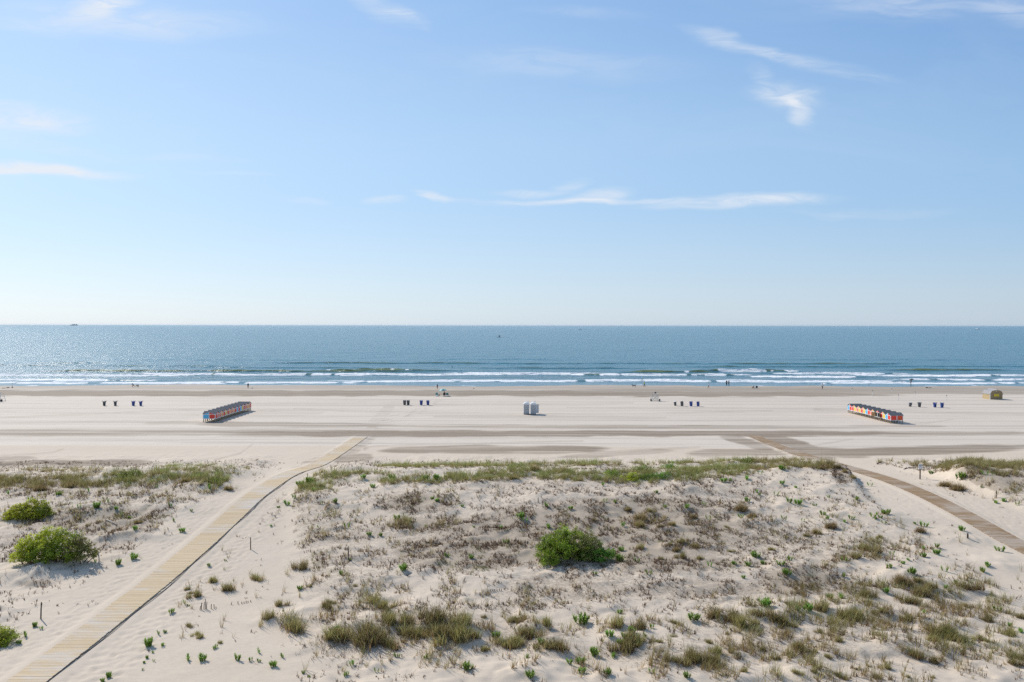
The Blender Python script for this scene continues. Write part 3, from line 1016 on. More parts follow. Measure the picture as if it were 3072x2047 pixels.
def locker_hut(x, y, facing, width, c_near, c_far, label, group, end=None, opened=False):
    """front towards +X (facing 1) or -X (-1); width along Y; near = towards the dunes"""
    D, PH, WH, RISE = 2.25, .60, .86, .44
    h = empty('locker_hut', (x, y, float(hgt(x, y)) - .02))
    tag(h, label, 'beach hut', group)
    s = facing
    w = width - .008
    for fx in (-.5, .5):
        for fy in (-.46, -.16, .16, .46) if fx * s > 0 else (-.46, .0, .46):
            px, py = fx * (D - .14), fy * (w - .10)
            MB().box(px - .05, px + .05, py - .05, py + .05, -.3, PH).build('post', M_post, h)
    x0, x1 = -D / 2, D / 2
    MB().prism([(-w / 2, PH), (w / 2, PH), (w / 2, PH + WH), (0, PH + WH + RISE - .03), (-w / 2, PH + WH)], 0, x0 + (.0 if s < 0 else 0), x1).build('wall', M_white, h)
    # roof: two slabs with an overhang at front and back
    rf = MB()
    for q in (-1, 1):
        a = [(q * (w / 2 + .0), PH + WH - .01), (0, PH + WH + RISE), (0, PH + WH + RISE + .05), (q * (w / 2 + .0), PH + WH + .045)]
        rf.prism(a if q > 0 else a[::-1], 0, x0 - .09, x1 + .09)
    rf.build('roof', M_shingle, h)
    f = s * (D / 2 + .004)
    # gable: two coloured halves and a white king post
    for q, c in ((-1, c_near), (1, c_far)):
        tri = [(q * .05, PH + WH + .05), (q * (w / 2 - .16), PH + WH + .05), (q * .05, PH + WH + RISE - .09)]
        MB().prism(tri, 0, f, f + s * .02).build('gable_panel', PAINT[c], h)['label'] = c + ' gable panel'
    MB().box(min(f, f + s * .05), max(f, f + s * .05), -.04, .04, PH, PH + WH + RISE - .02).build('mullion', M_white, h)
    for q, c in ((-1, c_near), (1, c_far)):
        y0, y1 = (.075, w / 2 - .10) if q > 0 else (-w / 2 + .10, -.075)
        if opened:
            MB().box(min(f, f - s * .01), max(f, f - s * .01), y0, y1, PH + .08, PH + WH - .03).build('opening_shade', M_dark, h)  # black plate on the solid wall, paints the unlit inside
            d = MB().box(0, s * .66, -.02, .02, PH + .06, PH + WH - .02).build('door', M_tan, h)
            d['label'] = 'open tan plywood door'
            d.location = (f, y0 if q < 0 else y1, 0)
            d.rotation_euler = (0, 0, (-1.05 if q < 0 else .75) * s)
        else:
            d = MB().prism(rounded(y0, y1, PH + .10, PH + WH - .06, .17), 0, f, f + s * .03).build('door', PAINT[c], h)
            d['label'] = c + ' rounded door panel'
            yk = y1 - .08 if q < 0 else y0 + .08
            MB().box(min(f + s * .03, f + s * .06), max(f + s * .03, f + s * .06), yk - .02, yk + .02, PH + .42, PH + .5).build('handle', M_dark, d)
    if end:
        yb = -w / 2 - .004
        for q, c in ((-1, end[0]), (1, end[1])):
            xa, xb = (x0 + .09, -.06) if q < 0 else (.06, x1 - .09)
            pr = rounded(xa, xb, PH + .09, PH + WH - .07, .20) if end[2] else [(xa, PH + .06), (xb, PH + .06), (xb, PH + WH - .04), (xa, PH + WH - .04)]
            MB().prism(pr, 1, yb - .02, yb).build('end_panel', PAINT[c], h)['label'] = c + ' end panel'
        if end[2]:                            # small painted gable standing over the end wall
            for q, c in ((-1, end[0]), (1, end[1])):
                MB().prism([(q * .05, PH + WH + .04), (q * .82, PH + WH + .04), (q * .05, PH + WH + .32)], 1, yb - .03, yb - .005).build('end_gable', PAINT[c], h)['label'] = c + ' end gable'
            MB().box(-.045, .045, yb - .035, yb - .001, PH, PH + WH + .36).build('mullion', M_white, h)
            MB().box(x0, x1, yb - .035, yb - .001, PH + WH - .04, PH + WH + .02).build('trim', M_white, h)
        else:
            MB().box(-.06, .06, yb - .03, yb - .001, PH, PH + WH).build('mullion', M_white, h)
    return h


LROW = [('red', 'coral'), ('coral', 'orange'), ('red', 'yellow'), ('red', 'orange'), ('coral', 'orange'), ('red', 'blue'), ('red', 'blue'), ('yellow', 'red'), ('coral', 'orange'), ('orange', 'red')]
LLAB = ['{a} and {b} hut at the dune end of the left row, blue end wall', 'coral and orange hut second from the dune end of the left row',
        'red and yellow hut between two orange huts in the left row', 'red and orange hut just beyond the red and yellow one in the left row', 'coral and orange hut next to the two blue ones in the left row',
        'red and blue hut, nearer of the two blue ones in the left row', 'red and blue hut, farther of the two blue ones in the left row', 'yellow and red hut just beyond the blue ones in the left row',
        'coral and orange hut next to the seaward end of the left row', 'orange and red hut at the seaward end of the left row']
for i, (a, b) in enumerate(LROW):
    gap = .10 * (i > 2) + .10 * (i > 4)
    locker_hut(-54.7, 123.8 + i * 1.68 + gap, 1, 1.68, a, b, LLAB[i].format(a=a, b=b), 'locker huts in the left row', ('blue', 'red', True) if i == 0 else None)
RROW = [('red', 'blue'), ('yellow', 'red'), ('red', 'coral'), ('yellow', 'coral'), ('red', 'blue'), ('yellow', 'red'), ('yellow', 'coral'), ('yellow', 'red'), ('red', 'blue')]
RLAB = ['red and blue hut at the dune end of the right row, red end wall', 'yellow and red hut second from the dune end of the right row', 'hut in the right row with its tan doors standing open',
        'yellow and coral hut just beyond the open one in the right row', 'red and blue hut in the middle of the right row', 'yellow and red hut just beyond the middle blue one in the right row',
        'yellow and coral hut, third from the seaward end of the right row', 'yellow and red hut next to the seaward end of the right row', 'red and blue hut at the seaward end of the right row']
for i, (a, b) in enumerate(RROW):
    locker_hut(68.9, 122.7 + i * 1.74, -1, 1.74, a, b, RLAB[i], 'locker huts in the right row', ('red', 'scarlet', False) if i == 0 else None, opened=(i == 2))

# ------------------------------------------------------------------ portable toilets
M_grey = mat('grey_plastic', (.48, .495, .51), .5, .06)
M_lgrey = mat('pale_plastic', (.74, .75, .76), .45, .05)
M_black = mat('black_plastic', (.022, .022, .024), .6)


def toilet(u, v, label, door):
    x, y, z = at1(u, v)
    y += .58
    h = empty('portable_toilet', (x, y, z))
    tag(h, label, 'toilet', 'portable toilets on the open sand')
    MB().box(-.56, .56, -.56, .56, -.05, .12).build('skid', M_black, h)
    b = MB().box(-.54, .54, -.54, .54, .12, 1.96)
    for k in range(7):
        xx = -.39 + k * .13
        b.box(xx - .022, xx + .022, -.575, -.5402, .22, 1.82)
    b.build('shell', M_grey, h, bevel=.02)
    for xx in (-.53, .53):
        MB().box(xx - .035, xx + .035, -.59, -.541, .13, 1.93).build('corner_post', M_lgrey, h)
    prof = [(-.60, 1.955), (-.60, 2.02), (-.38, 2.27), (0, 2.40), (.38, 2.27), (.60, 2.02), (.60, 1.955)]
    MB().prism(prof, 1, -.60, .60).build('roof', M_lgrey, h, bevel=.02)
    MB().tube([(.34, .42, 1.9), (.34, .42, 2.62)], .05, 8).build('vent_pipe', M_grey, h)
    d = MB().box(0, .03, 0, .72, .16, 1.9).build('door', M_grey, h)
    d.location = (.56, .55 if door else .50, 0)
    d.rotation_euler = (0, 0, -.85 if door else 1.45)
    d['label'] = 'open door' if door else 'closed door'
    return h


toilet(1579.5, 1244, 'left grey portable toilet of the pair, with its door shut', False)
toilet(1600, 1244.5, 'right grey portable toilet of the pair, with its door swung open', True)

# ------------------------------------------------------------------ litter bins
M_bin = {'blue': mat('blue_plastic', (.040, .075, .27), .45, .08), 'grey': mat('charcoal_plastic', (.092, .096, .10), .5, .1), 'rim': mat('bin_trim', (.030, .032, .04), .5), 'bag': mat('white_liner', (.72, .72, .74), .5)}


def make_bin(kind):
    h = empty('litter_bin', (0, 0, 0))
    b = MB().lathe([(.215, -.04), (.225, .02), (.30, .84), (.315, .86), (.315, .90), (.27, .905)], 16, sq=.35)
    for k in range(4):
        b.box(-.10 + k * .06, -.085 + k * .06, -.31, -.235, .12, .7)
    b.build('body', M_bin[kind], h, smooth=False)
    MB().lathe([(.325, .87), (.33, .93), (.30, .985), (.17, 1.03), (.05, 1.045)], 16, sq=.3).build('lid', M_bin[kind], h)
    for sx in (-1, 1):
        pts = [(sx * (.30 + .075 * (1 - math.cos(a))), 0, .95 + .13 * math.sin(a)) for a in np.linspace(-1.2, math.pi + .1, 9)]
        MB().tube(pts, .033, 6).build('handle', M_bin['rim'], h)
    MB().box(-.09, .09, -.335, -.305, .90, .985).build('flap', M_bin['bag'], h)
    return h


def make_open_bin():
    h = empty('litter_bin', (0, 0, 0))
    MB().lathe([(.215, -.06), (.225, .02), (.29, .80), (.31, .82), (.31, .85), (.27, .85)], 16, sq=.35).build('body', M_bin['grey'], h)
    MB().lathe([(.30, .852), (.31, .88), (.22, .93), (.06, .95)], 12, sq=.3).build('liner', M_bin['bag'], h)
    return h


protos = {'blue': make_bin('blue'), 'grey': make_bin('grey'), 'open': make_open_bin()}
used = set()
BINS = [  # u, v, kind, lean, turn, label
    (312.8, 1217.6, 'grey', .03, .35, 'outermost charcoal bin of four seaward of the left hut row'), (346, 1217.6, 'grey', 0, .5, 'charcoal bin beside the blue pair seaward of the left hut row'),
    (399.8, 1217.6, 'blue', .04, 1.1, 'blue bin next to the charcoal bins seaward of the left hut row'), (422.3, 1217.8, 'blue', 0, .25, 'end blue bin seaward of the left hut row'),
    (1213.6, 1215.3, 'grey', .03, 1.2, 'outer charcoal bin of the tight pair landward of the beach umbrella'), (1224.6, 1215.3, 'grey', 0, 1.0, 'charcoal bin of the tight pair, on its blue bin side'),
    (1263.5, 1215.8, 'blue', .05, .9, 'blue bin between the charcoal pair and another blue bin near the umbrella'), (1283.7, 1215.8, 'blue', 0, 1.1, 'blue bin at the end of its group, directly below the beach umbrella'),
    (2026.1, 1217.4, 'open', -.10, 0, 'tilted open charcoal bin without handles near the lifeguard stand'), (2045.7, 1218.8, 'grey', 0, .9, 'upright charcoal bin between a tilted bin and a blue bin near the lifeguard stand'),
    (2072.9, 1219, 'blue', 0, .7, 'blue bin beside the upright charcoal bin near the lifeguard stand'), (2094, 1219.4, 'blue', 0, .95, 'blue bin at the end of its group, farthest from the lifeguard stand'),
    (2730, 1220, 'open', .14, 0, 'tilted open charcoal bin with a white liner behind the right hut row'), (2758, 1221.6, 'grey', .02, .1, 'upright charcoal bin with ring handles behind the right hut row'),
    (2804.6, 1222.4, 'blue', -.02, .05, 'blue bin on the hut side of its pair, behind the right hut row'), (2825.8, 1223, 'blue', .03, .15, 'blue bin nearest the yellow marked shed'),
]
for (u, v, k, lean, turn, lab) in BINS:
    o = protos[k] if k not in used else copy_tree(protos[k])
    used.add(k)
    x, y, z = at1(u, v)
    o.location = (x, y, z)
    o.rotation_euler = (0, lean, turn)
    tag(o, lab, 'bin', 'litter bins on the beach')

# ------------------------------------------------------------------ shed with a gambrel roof
M_sidshade = mat('siding_shaded', (.33, .245, .135), .8, .18, 3)  # end walls: siding colour darkened, shade put into it
M_sidlit = mat('siding_sunlit', (.47, .36, .20), .75, .16, 4)  # side walls: same siding lightened, sunlight put into the colour
M_froof = mat('faded_roof', (.33, .315, .31), .85, .12, 3)
M_ysign = mat('yellow_sign', (.80, .58, .04), .5, .1)
M_ylet = mat('sign_ink', (.30, .20, .03), .6)
x, y, z = at1(2969.9, 1198.8)
sh = empty('beach_shed', (x, y, z))
tag(sh, 'brown barn-roofed beach shed with a yellow sign on its gable', 'shed')
W_, L_, E_ = 3.0, 2.6, 1.28
prof = [(0, -.1), (W_, -.1), (W_, E_), (W_ - .42, 1.98), (W_ / 2, 2.28), (.42, 1.98), (0, E_)]
fr = MB().prism(prof, 1, 0, .06)
for k in range(1, 14):
    fr.box(k * W_ / 14 - .012, k * W_ / 14 + .012, -.012, .001, 0, E_ + .3)
fr.build('front_wall', M_sidshade, sh)
MB().prism(prof, 1, L_ - .06, L_).build('back_wall', M_sidshade, sh)
for xx in (0, W_ - .06):
    b = MB().box(xx, xx + .06, .062, L_ - .062, -.1, E_)
    for k in range(6):
        b.box(xx - .015 if xx == 0 else xx + .06, xx if xx == 0 else xx + .075, .12, L_ - .12, .08 + k * .2, .09 + k * .2)
    b.build('side_wall', M_sidlit, sh)
rp = [(-.10, E_ - .06), (.34, 2.02), (W_ / 2, 2.34), (W_ - .34, 2.02), (W_ + .10, E_ - .06), (W_ + .02, E_ - .02), (W_ - .41, 1.99), (W_ / 2, 2.285), (.41, 1.99), (-.02, E_ - .02)]
MB().prism(rp, 1, -.10, L_ + .08).build('roof', M_froof, sh)
MB().box(W_ / 2 - .05, W_ / 2 + .05, -.11, L_ + .09, 2.335, 2.385).build('ridge_cap', M_lgrey, sh)
sg = MB().box(.98, 2.12, -.05, -.015, .72, 1.32).build('sign', M_ysign, sh)
b = MB()
for zz, w0, w1 in ((1.13, .12, .88), (.83, .2, .8)):
    b.box(.98 + 1.14 * w0, .98 + 1.14 * w1, -.056, -.0502, zz, zz + .07)
b.build('lettering', M_ylet, sg)
MB().box(1.02, 2.08, -.035, -.013, 1.40, 1.72).build('window', mat('dim_window', (.24, .20, .12), .4), sh)
MB().lathe([(.11, -.02), (.11, .02)], 12).build('vent', M_lgrey, sh).matrix_local = Matrix.Translation((W_ / 2, -.02, 2.05)) @ Matrix.Rotation(math.pi / 2, 4, 'X')
MB().box(-.02, .10, -.02, .03, 0, E_).build('corner_trim', M_lgrey, sh)

# ------------------------------------------------------------------ lifeguard stands
M_frame = mat('weathered_white_frame', (.50, .50, .49), .6, .1)


def make_stand():
    h = empty('lifeguard_stand', (0, 0, 0))
    b = MB()
    for sx in (-1, 1):
        for sy in (-1, 1):
            b.tube([(sx * .85, sy * .85, 0), (sx * .68, sy * .5, 1.45), (sx * .66, sy * .42, 1.62)], .04, 6)
        b.tube([(sx * .66, -.42, 1.55), (sx * .72, -.5, 2.15)], .04, 6)
        b.tube([(sx * .72, -.5, 2.0), (sx * .66, .42, 1.62)], .03, 6)
    for sy in (-1, 1):
        for z, w, yy in ((.12, .84, .82), (.55, .79, .71), (.92, .74, .62), (1.35, .69, .52)):
            b.tube([(-w, sy * yy, z), (w, sy * yy, z)], .03, 6)
    b.build('frame', M_frame, h)
    MB().tube([(-.84, -.84, .04), (.68, -.5, 1.40)], .035, 6).build('brace', M_frame, h)
    MB().tube([(.84, -.80, .04), (-.68, -.46, 1.40)], .035, 6).build('brace', M_frame, h)
    MB().box(-.66, .66, -.30, .05, 1.62, 1.66).build('seat', M_frame, h)
    MB().box(-.66, .66, -.50, -.47, 1.86, 1.93).build('backrest', M_frame, h)
    MB().box(-.14, .20, -.60, -.53, 1.78, 2.12).build('number_board', M_black, h)
    for sx in (-1, 1):
        w = MB().lathe([(.06, -.10), (.17, -.13), (.27, -.08), (.27, .08), (.17, .13), (.06, .10)], 14).build('wheel', M_black, h)
        w.matrix_local = Matrix.Translation((sx * 1.02, -.72, .27)) @ Matrix.Rotation(math.pi / 2, 4, 'Y')
    MB().tube([(-1.1, -.72, .27), (1.1, -.72, .27)], .035, 6).build('axle', M_black, h)
    return h


st = make_stand()
st.location = at1(1964, 1203)
tag(st, 'white wheeled lifeguard stand seaward of the right-hand bins', 'lifeguard stand', 'lifeguard stands')
st2 = copy_tree(st)
st2.location = at1(-2, 1204)
tag(st2, 'white wheeled lifeguard stand cut off by the left edge of the photo', 'lifeguard stand', 'lifeguard stands')

# ------------------------------------------------------------------ marker posts near the water
M_red = mat('dark_red_cap', (.13, .045, .05), .6)
PW = mat('post_white', (.70, .69, .67), .6, .08)
MARK = [(2495, 1167.6, 1.25, 'white marker post closest to the standing beach walker'), (2556.2, 1179.6, 1.35, 'white marker post in the sand ridge, landward of the walker'), (2606, 1167.8, 1.25, 'white marker post right at the wet sand in front of the waders'), (2617.5, 1188.8, 1.45, 'white marker post on dry sand, seaward of the right hut row'),
        (2675.2, 1179.9, 1.25, 'white marker post in the sand ridge, nearest the umbrella carrier'), (2695.3, 1203.6, 1.55, 'tallest white marker post, landward of all, beside the tilted bin'), (2745.4, 1188.9, 1.15, 'shortest white marker post, on the dry edge by the debris'), (2840, 1206.3, 1.6, 'thin white marker post between the blue bins and the shed')]
for u, v, hh, lab in MARK:
    o = empty('marker_post', at1(u, v))
    tag(o, lab, 'post', 'marker posts near the water')
    MB().tube([(0, 0, -.3), (0, 0, hh - .24)], .055, 8).build('shaft', PW, o)
    MB().tube([(0, 0, hh - .24), (0, 0, hh)], .075, 8).build('cap', M_red, o)

# ------------------------------------------------------------------ small things by the water
x, y, z = at1(36.8, 1163.8)
o = empty('fishing_rod', (x, y, z))
tag(o, 'upright fishing rod in a dark holder near the left edge', 'fishing rod')
MB().lathe([(.16, -.05), (.19, .10), (.10, .34)], 10).build('holder', M_black, o)
MB().tube([(0, 0, .2), (.02, 0, .9), (0, .05, 1.75)], [.03, .025, .015], 6).build('rod', M_black, o)


def blob(name, u, v, sx, sy, sz, m, label, cat, n=2, seed=0, group=None):
    bm = bmesh.new()
    bmesh.ops.create_icosphere(bm, subdivisions=n, radius=1)
    r = random.Random(seed)
    for q in bm.verts:
        k = 1 + r.uniform(-.16, .16)
        q.co = Vector((q.co.x * sx * k, q.co.y * sy * k, max(q.co.z, -.3) * sz * k))
    me = bpy.data.meshes.new(name)
    bm.to_mesh(me)
    bm.free()
    me.materials.append(m)
    for p_ in me.polygons:
        p_.use_smooth = True
    o = new_obj(name, me)
    x, y, z = at1(u, v)
    o.location = (x, y, z + .3 * sz)
    return tag(o, label, cat, group)


blob('beach_bag', 24, 1164.5, .40, .3, .22, M_black, 'dark low bag on the sand beside the fishing rod', 'bag', seed=3)
blob('kelp_heap', 11, 1165.5, .55, .3, .10, mat('dry_kelp', (.20, .17, .13), .9), 'low pale heap of seaweed at the left edge', 'seaweed', seed=4)
blob('towel_heap', 757, 1165.4, .26, .2, .13, mat('dark_towel', (.09, .07, .06), .9), 'small dark heap on the sand beside the man in black', 'towel', seed=5)
blob('seaweed_clump', 1421, 1166.3, .24, .2, .10, mat('dark_weed', (.07, .055, .04), .9), 'tiny dark seaweed clump right of the beach umbrella', 'seaweed', seed=6)
blob('debris_heap', 2781, 1164.6, .45, .3, .24, mat('dark_debris', (.06, .055, .05), .9), 'dark lump of debris left of a pale log on the wet sand', 'debris', seed=7)
x, y, z = at1(2790, 1164.9)
M_drift = mat('driftwood_grey', (.36, .32, .27), .85, .25, 4)
tag(MB().tube([(x - .6, y, z + .08), (x, y + .06, z + .12), (x + .55, y, z + .14)], [.10, .11, .06], 7).build('driftwood_log', M_drift, smooth=True), 'pale driftwood log lying on the wet sand left of the shed', 'log')

# ------------------------------------------------------------------ beach umbrella and chairs
M_teal = mat('teal_canvas', (.10, .30, .31), .7, .1)
M_pteal = mat('pale_teal_canvas', (.52, .68, .62), .7, .08)
x, y, z = at1(1331, 1188.5)
o = empty('beach_umbrella', (x, y, z))
tag(o, 'pale and dark teal beach umbrella over the low chairs', 'umbrella')
cx_ = -.15
cn = bmesh.new()
top = cn.verts.new((cx_, .1, 1.86))
ring = [[cn.verts.new((cx_ + rr * math.cos(a), .1 + rr * math.sin(a), zz + (.0 if k % 2 else -.02))) for k, a in enumerate(np.linspace(0, 2 * math.pi, 17)[:-1])] for rr, zz in ((.5, 1.78), (.88, 1.58), (1.05, 1.40))]
for k in range(16):
    k2 = (k + 1) % 16
    fs = [cn.faces.new((top, ring[0][k], ring[0][k2])), cn.faces.new((ring[0][k], ring[1][k], ring[1][k2], ring[0][k2])), cn.faces.new((ring[1][k], ring[2][k], ring[2][k2], ring[1][k2]))]
    for f_ in fs:
        f_.material_index = (k // 2) % 2
me = bpy.data.meshes.new('canopy')
cn.to_mesh(me)
cn.free()
me.materials.append(M_teal)
me.materials.append(M_pteal)
cnp = new_obj('canopy', me, o)
so = cnp.modifiers.new('thick', 'SOLIDIFY')
so.thickness = .02
cnp.rotation_euler = (0, -.10, 0)
MB().tube([(0, .1, -.3), (cx_, .1, 1.9)], .022, 6).build('pole', M_lgrey, o)


def make_chair(seat_m, name='beach_chair'):
    h = empty(name, (0, 0, 0))
    MB().box(-.27, .27, -.02, .46, .22, .25).build('seat', seat_m, h)
    bk = MB().box(-.28, .28, -.02, .02, 0, .68).build('backrest', seat_m, h)
    bk.location = (0, -.02, .22)
    bk.rotation_euler = (.38, 0, 0)
    fr = MB()
    for sx in (-1, 1):
        fr.tube([(sx * .30, .46, 0), (sx * .30, -.02, .26), (sx * .30, -.26, .92)], .018, 6)
        fr.tube([(sx * .30, -.20, 0), (sx * .30, .44, .26)], .018, 6)
        fr.tube([(sx * .30, -.14, .48), (sx * .30, .40, .46)], .022, 6)
    fr.build('frame', M_lgrey, h)
    return h


M_navy = mat('navy_canvas', (.035, .06, .11), .7)
c1 = make_chair(M_teal)
c1.location = at1(1310.5, 1188.4)
tag(c1, 'teal low beach chair standing apart left of the umbrella', 'chair', 'low chairs by the umbrella')
c2 = copy_tree(c1)
c2.location = at1(1342.5, 1188.8)
c2.rotation_euler = (0, 0, -.25)
tag(c2, 'teal low beach chair beside the seated person under the umbrella', 'chair', 'low chairs by the umbrella')
c3 = make_chair(M_navy)
c3.location = at1(1333.3, 1189)
tag(c3, 'navy low chair that the person under the umbrella sits in', 'chair', 'low chairs by the umbrella')
c4 = make_chair(M_navy)
c4.location = at1(2269.5, 1166.8)
tag(c4, 'square navy beach chair beside the crouching person at the water', 'chair')
x, y, z = at1(1310.3, 1189.6)
o = MB().box(-.24, .24, -.16, .16, 0, .26).box(-.25, .25, -.17, .17, .262, .32).build('cool_box', M_lgrey, bevel=.02)
o.location = (x, y, z)
tag(o, 'white cool box on the sand in front of the lone teal chair', 'cool box')
blob('beach_bag', 1317.5, 1187.8, .14, .14, .34, mat('grey_cloth', (.20, .19, .18), .8), 'small grey upright bag between the teal chairs', 'bag', seed=12)
x, y, z = at1(1346.5, 1189.3)
tag(MB().tube([(x - .35, y, z + .05), (x + .4, y, z + .06)], .07, 7).build('rolled_mat', mat('khaki_mat', (.15, .14, .10), .9), smooth=True), 'khaki rolled mat lying right of the umbrella chairs', 'mat')

# ------------------------------------------------------------------ dune furniture
M_stake = mat('dark_stake', (.065, .050, .040), .85, .2)
M_pale = mat('bleached_stake', (.33, .29, .25), .85, .2)


def stake(u, v, hpx, label, lean=(0, 0), r=.035, m=None, cap=False, group=None, name='wooden_stake'):
    x, y, z = at1(u, v)
    hh = hpx * y / F
    b = MB().tube([(0, 0, -.3), (lean[0] * hh * .5, lean[1] * hh * .5, hh * .5), (lean[0] * hh, lean[1] * hh, hh)], [r, r, r * .85], 6)
    o = b.build(name, m or M_stake)
    o.location = (x, y, z)
    return tag(o, label, 'stake', group)


stake(122, 1857, 51, 'dark leaning stake on bare sand beside the lower boardwalk', (.06, 0))
stake(299, 1697, 42, 'dark stake with a bleached top near the large olive shrub', (-.08, 0), m=M_pale)
stake(752, 1649, 37, 'dark stake on the slope just right of the pale boardwalk')
stake(1047, 1681, 42, 'dark stake amid stubble left of the big green bush', (-.06, 0))
stake(922, 1443, 23, 'dark stake where the pale boardwalk crosses the dune crest')
stake(2903, 1615, 15, 'short dark stump in weeds beside the brown boardwalk', r=.06)
stake(2988.5, 1494, 22, 'thin stake below the right-hand grassy dune')
stake(1614.5, 1508, 15, 'thin stake above the big green bush, by a sand scarp')
g1 = 'snow fence slats left in the lower sand'
for k, (du, hp, ln) in enumerate([(0, 20, .5), (7, 21, .05), (14, 22, .12), (20, 31, -.02), (22, 22, .1), (36, 14, .12), (46, 13, -.1), (51, 5, 0)]):
    stake(597 + du, 1830 - k * .7, hp, 'dark slat of the short broken snow fence below the tall grass', (ln, 0), .02, group=g1, name='wooden_stake')
g2 = 'snow fence slats half buried in the lower dune'
for k, du in enumerate([0, 22, 34, 40, 46, 52, 60]):
    stake(692 + du, 1814 - k * 1.2, [9, 9, 6, 5, 7, 5, 6][k], 'short dark slat of the half buried fence above the tall grass', ([.5, 0, -.2, 0, .1, 0, 0][k], 0), .02, group=g2, name='wooden_stake')
g3 = 'fence stubs left of the big green bush'
for k, du in enumerate([0, 4, 9, 13, 18, 23]):
    stake(1063 + du, 1617 - k * .6, [10, 7, 6, 6, 5, 4][k], 'stub of the short dark fence row above the leaning stake', (0, 0), .025, group=g3, name='wooden_stake')
g4 = 'fence stubs in the middle sand'
for k, du in enumerate([0, 7, 13, 20, 27, 33]):
    stake(1471 + du, 1773, [4, 4, 5, 5, 6, 6][k], 'stub of the dark fence row in bare sand below the big green bush', (0, 0), .025, group=g4, name='wooden_stake')
g5 = 'grey fence pales near the crest'
for k, du in enumerate([0, 4, 8, 12, 17]):
    stake(2288 + du, 1409 + k * .4, [17, 19, 16, 14, 15][k], 'grey fence pale in the small cluster on the crest grass', (.08 * (k % 3 - 1), 0), .025, m=M_pale, group=g5, name='wooden_stake')


def branch(name, uv0, uv1, r, m, label, cat, lift=.05, bend=.06):
    a, b = Vector(at1(*uv0)), Vector(at1(*uv1))
    mid = (a + b) / 2
    mid.z = float(hgt(mid.x, mid.y)) + bend
    o = MB().tube([a + Vector((0, 0, lift)), mid + Vector((0, 0, lift)), b + Vector((0, 0, lift * .6))], [r, r * .85, r * .5], 7).build(name, m, smooth=True)
    return tag(o, label, cat)


branch('fallen_branch', (1284, 1629), (1352, 1641), .05, M_stake, 'long dark branch lying on stubble left of the big green bush', 'branch')
branch('fallen_branch', (320, 1561), (350, 1577), .045, mat('white_stick', (.55, .50, .44), .8), 'bleached stick lying between the two left shrubs', 'branch')
branch('fallen_branch', (2631, 1394), (2655, 1388), .07, M_stake, 'dark driftwood branch on sand left of the white sign', 'branch', .08, .12)
branch('fallen_branch', (2712, 1409), (2740, 1404), .05, M_stake, 'thin dark branch on sand just left of the white sign', 'branch', .04, .06)

x, y, z = at1(2760, 1438.5)
o = empty('notice_sign', (x, y, z))
tag(o, 'small white notice sign on a brown post beside the brown boardwalk', 'sign')
hh = 46 * y / F
MB().box(-.045, .045, -.045, .045, -.4, hh - .05).build('post', mat('brown_post', (.085, .06, .045), .8), o)
bw, bh = .205, .25
bd = MB().box(-bw, bw, -.075, -.047, hh - 2 * bh, hh).build('board', M_lgrey, o)
MB().box(-bw + .02, bw - .02, -.081, -.0755, hh - .13, hh - .05).build('heading_bar', mat('sign_heading', (.10, .11, .14), .5), bd)
b = MB()
for k in range(4):
    b.box(-bw + .04, bw - .05 - .04 * (k % 2), -.081, -.0755, hh - .22 - k * .07, hh - .20 - k * .07)
b.build('text_lines', mat('sign_lines', (.30, .30, .36), .5), bd)

# ------------------------------------------------------------------ people
M_skin = mat('skin', (.36, .21, .15), .6, .08)
M_hair = mat('dark_hair', (.030, .022, .018), .6)
CLOTH = {k: mat('cloth_' + k, c, .8, .1) for k, c in {'black': (.016, .016, .02), 'navy': (.022, .03, .06), 'brown': (.055, .038, .032), 'lime': (.44, .68, .03), 'white': (.62, .62, .62), 'slate': (.12, .14, .20), 'plum': (.050, .022, .035), 'charcoal': (.035, .037, .042), 'teal': (.02, .045, .055)}.items()}


def skin_obj(name, pts, edges, radii, m, parent, root=0):
    me = bpy.data.meshes.new(name)
    me.from_pydata(pts, edges, [])
    me.materials.append(m)
    o = new_obj(name, me, parent)
    o.modifiers.new('skin', 'SKIN')
    if not me.skin_vertices:
        return o
    lay = me.skin_vertices[0].data
    for i, r in enumerate(radii):
        lay[i].radius = (r, r)
        lay[i].use_root = (i == root)
    s = o.modifiers.new('subsurf', 'SUBSURF')
    s.levels = s.render_levels = 1
    return o


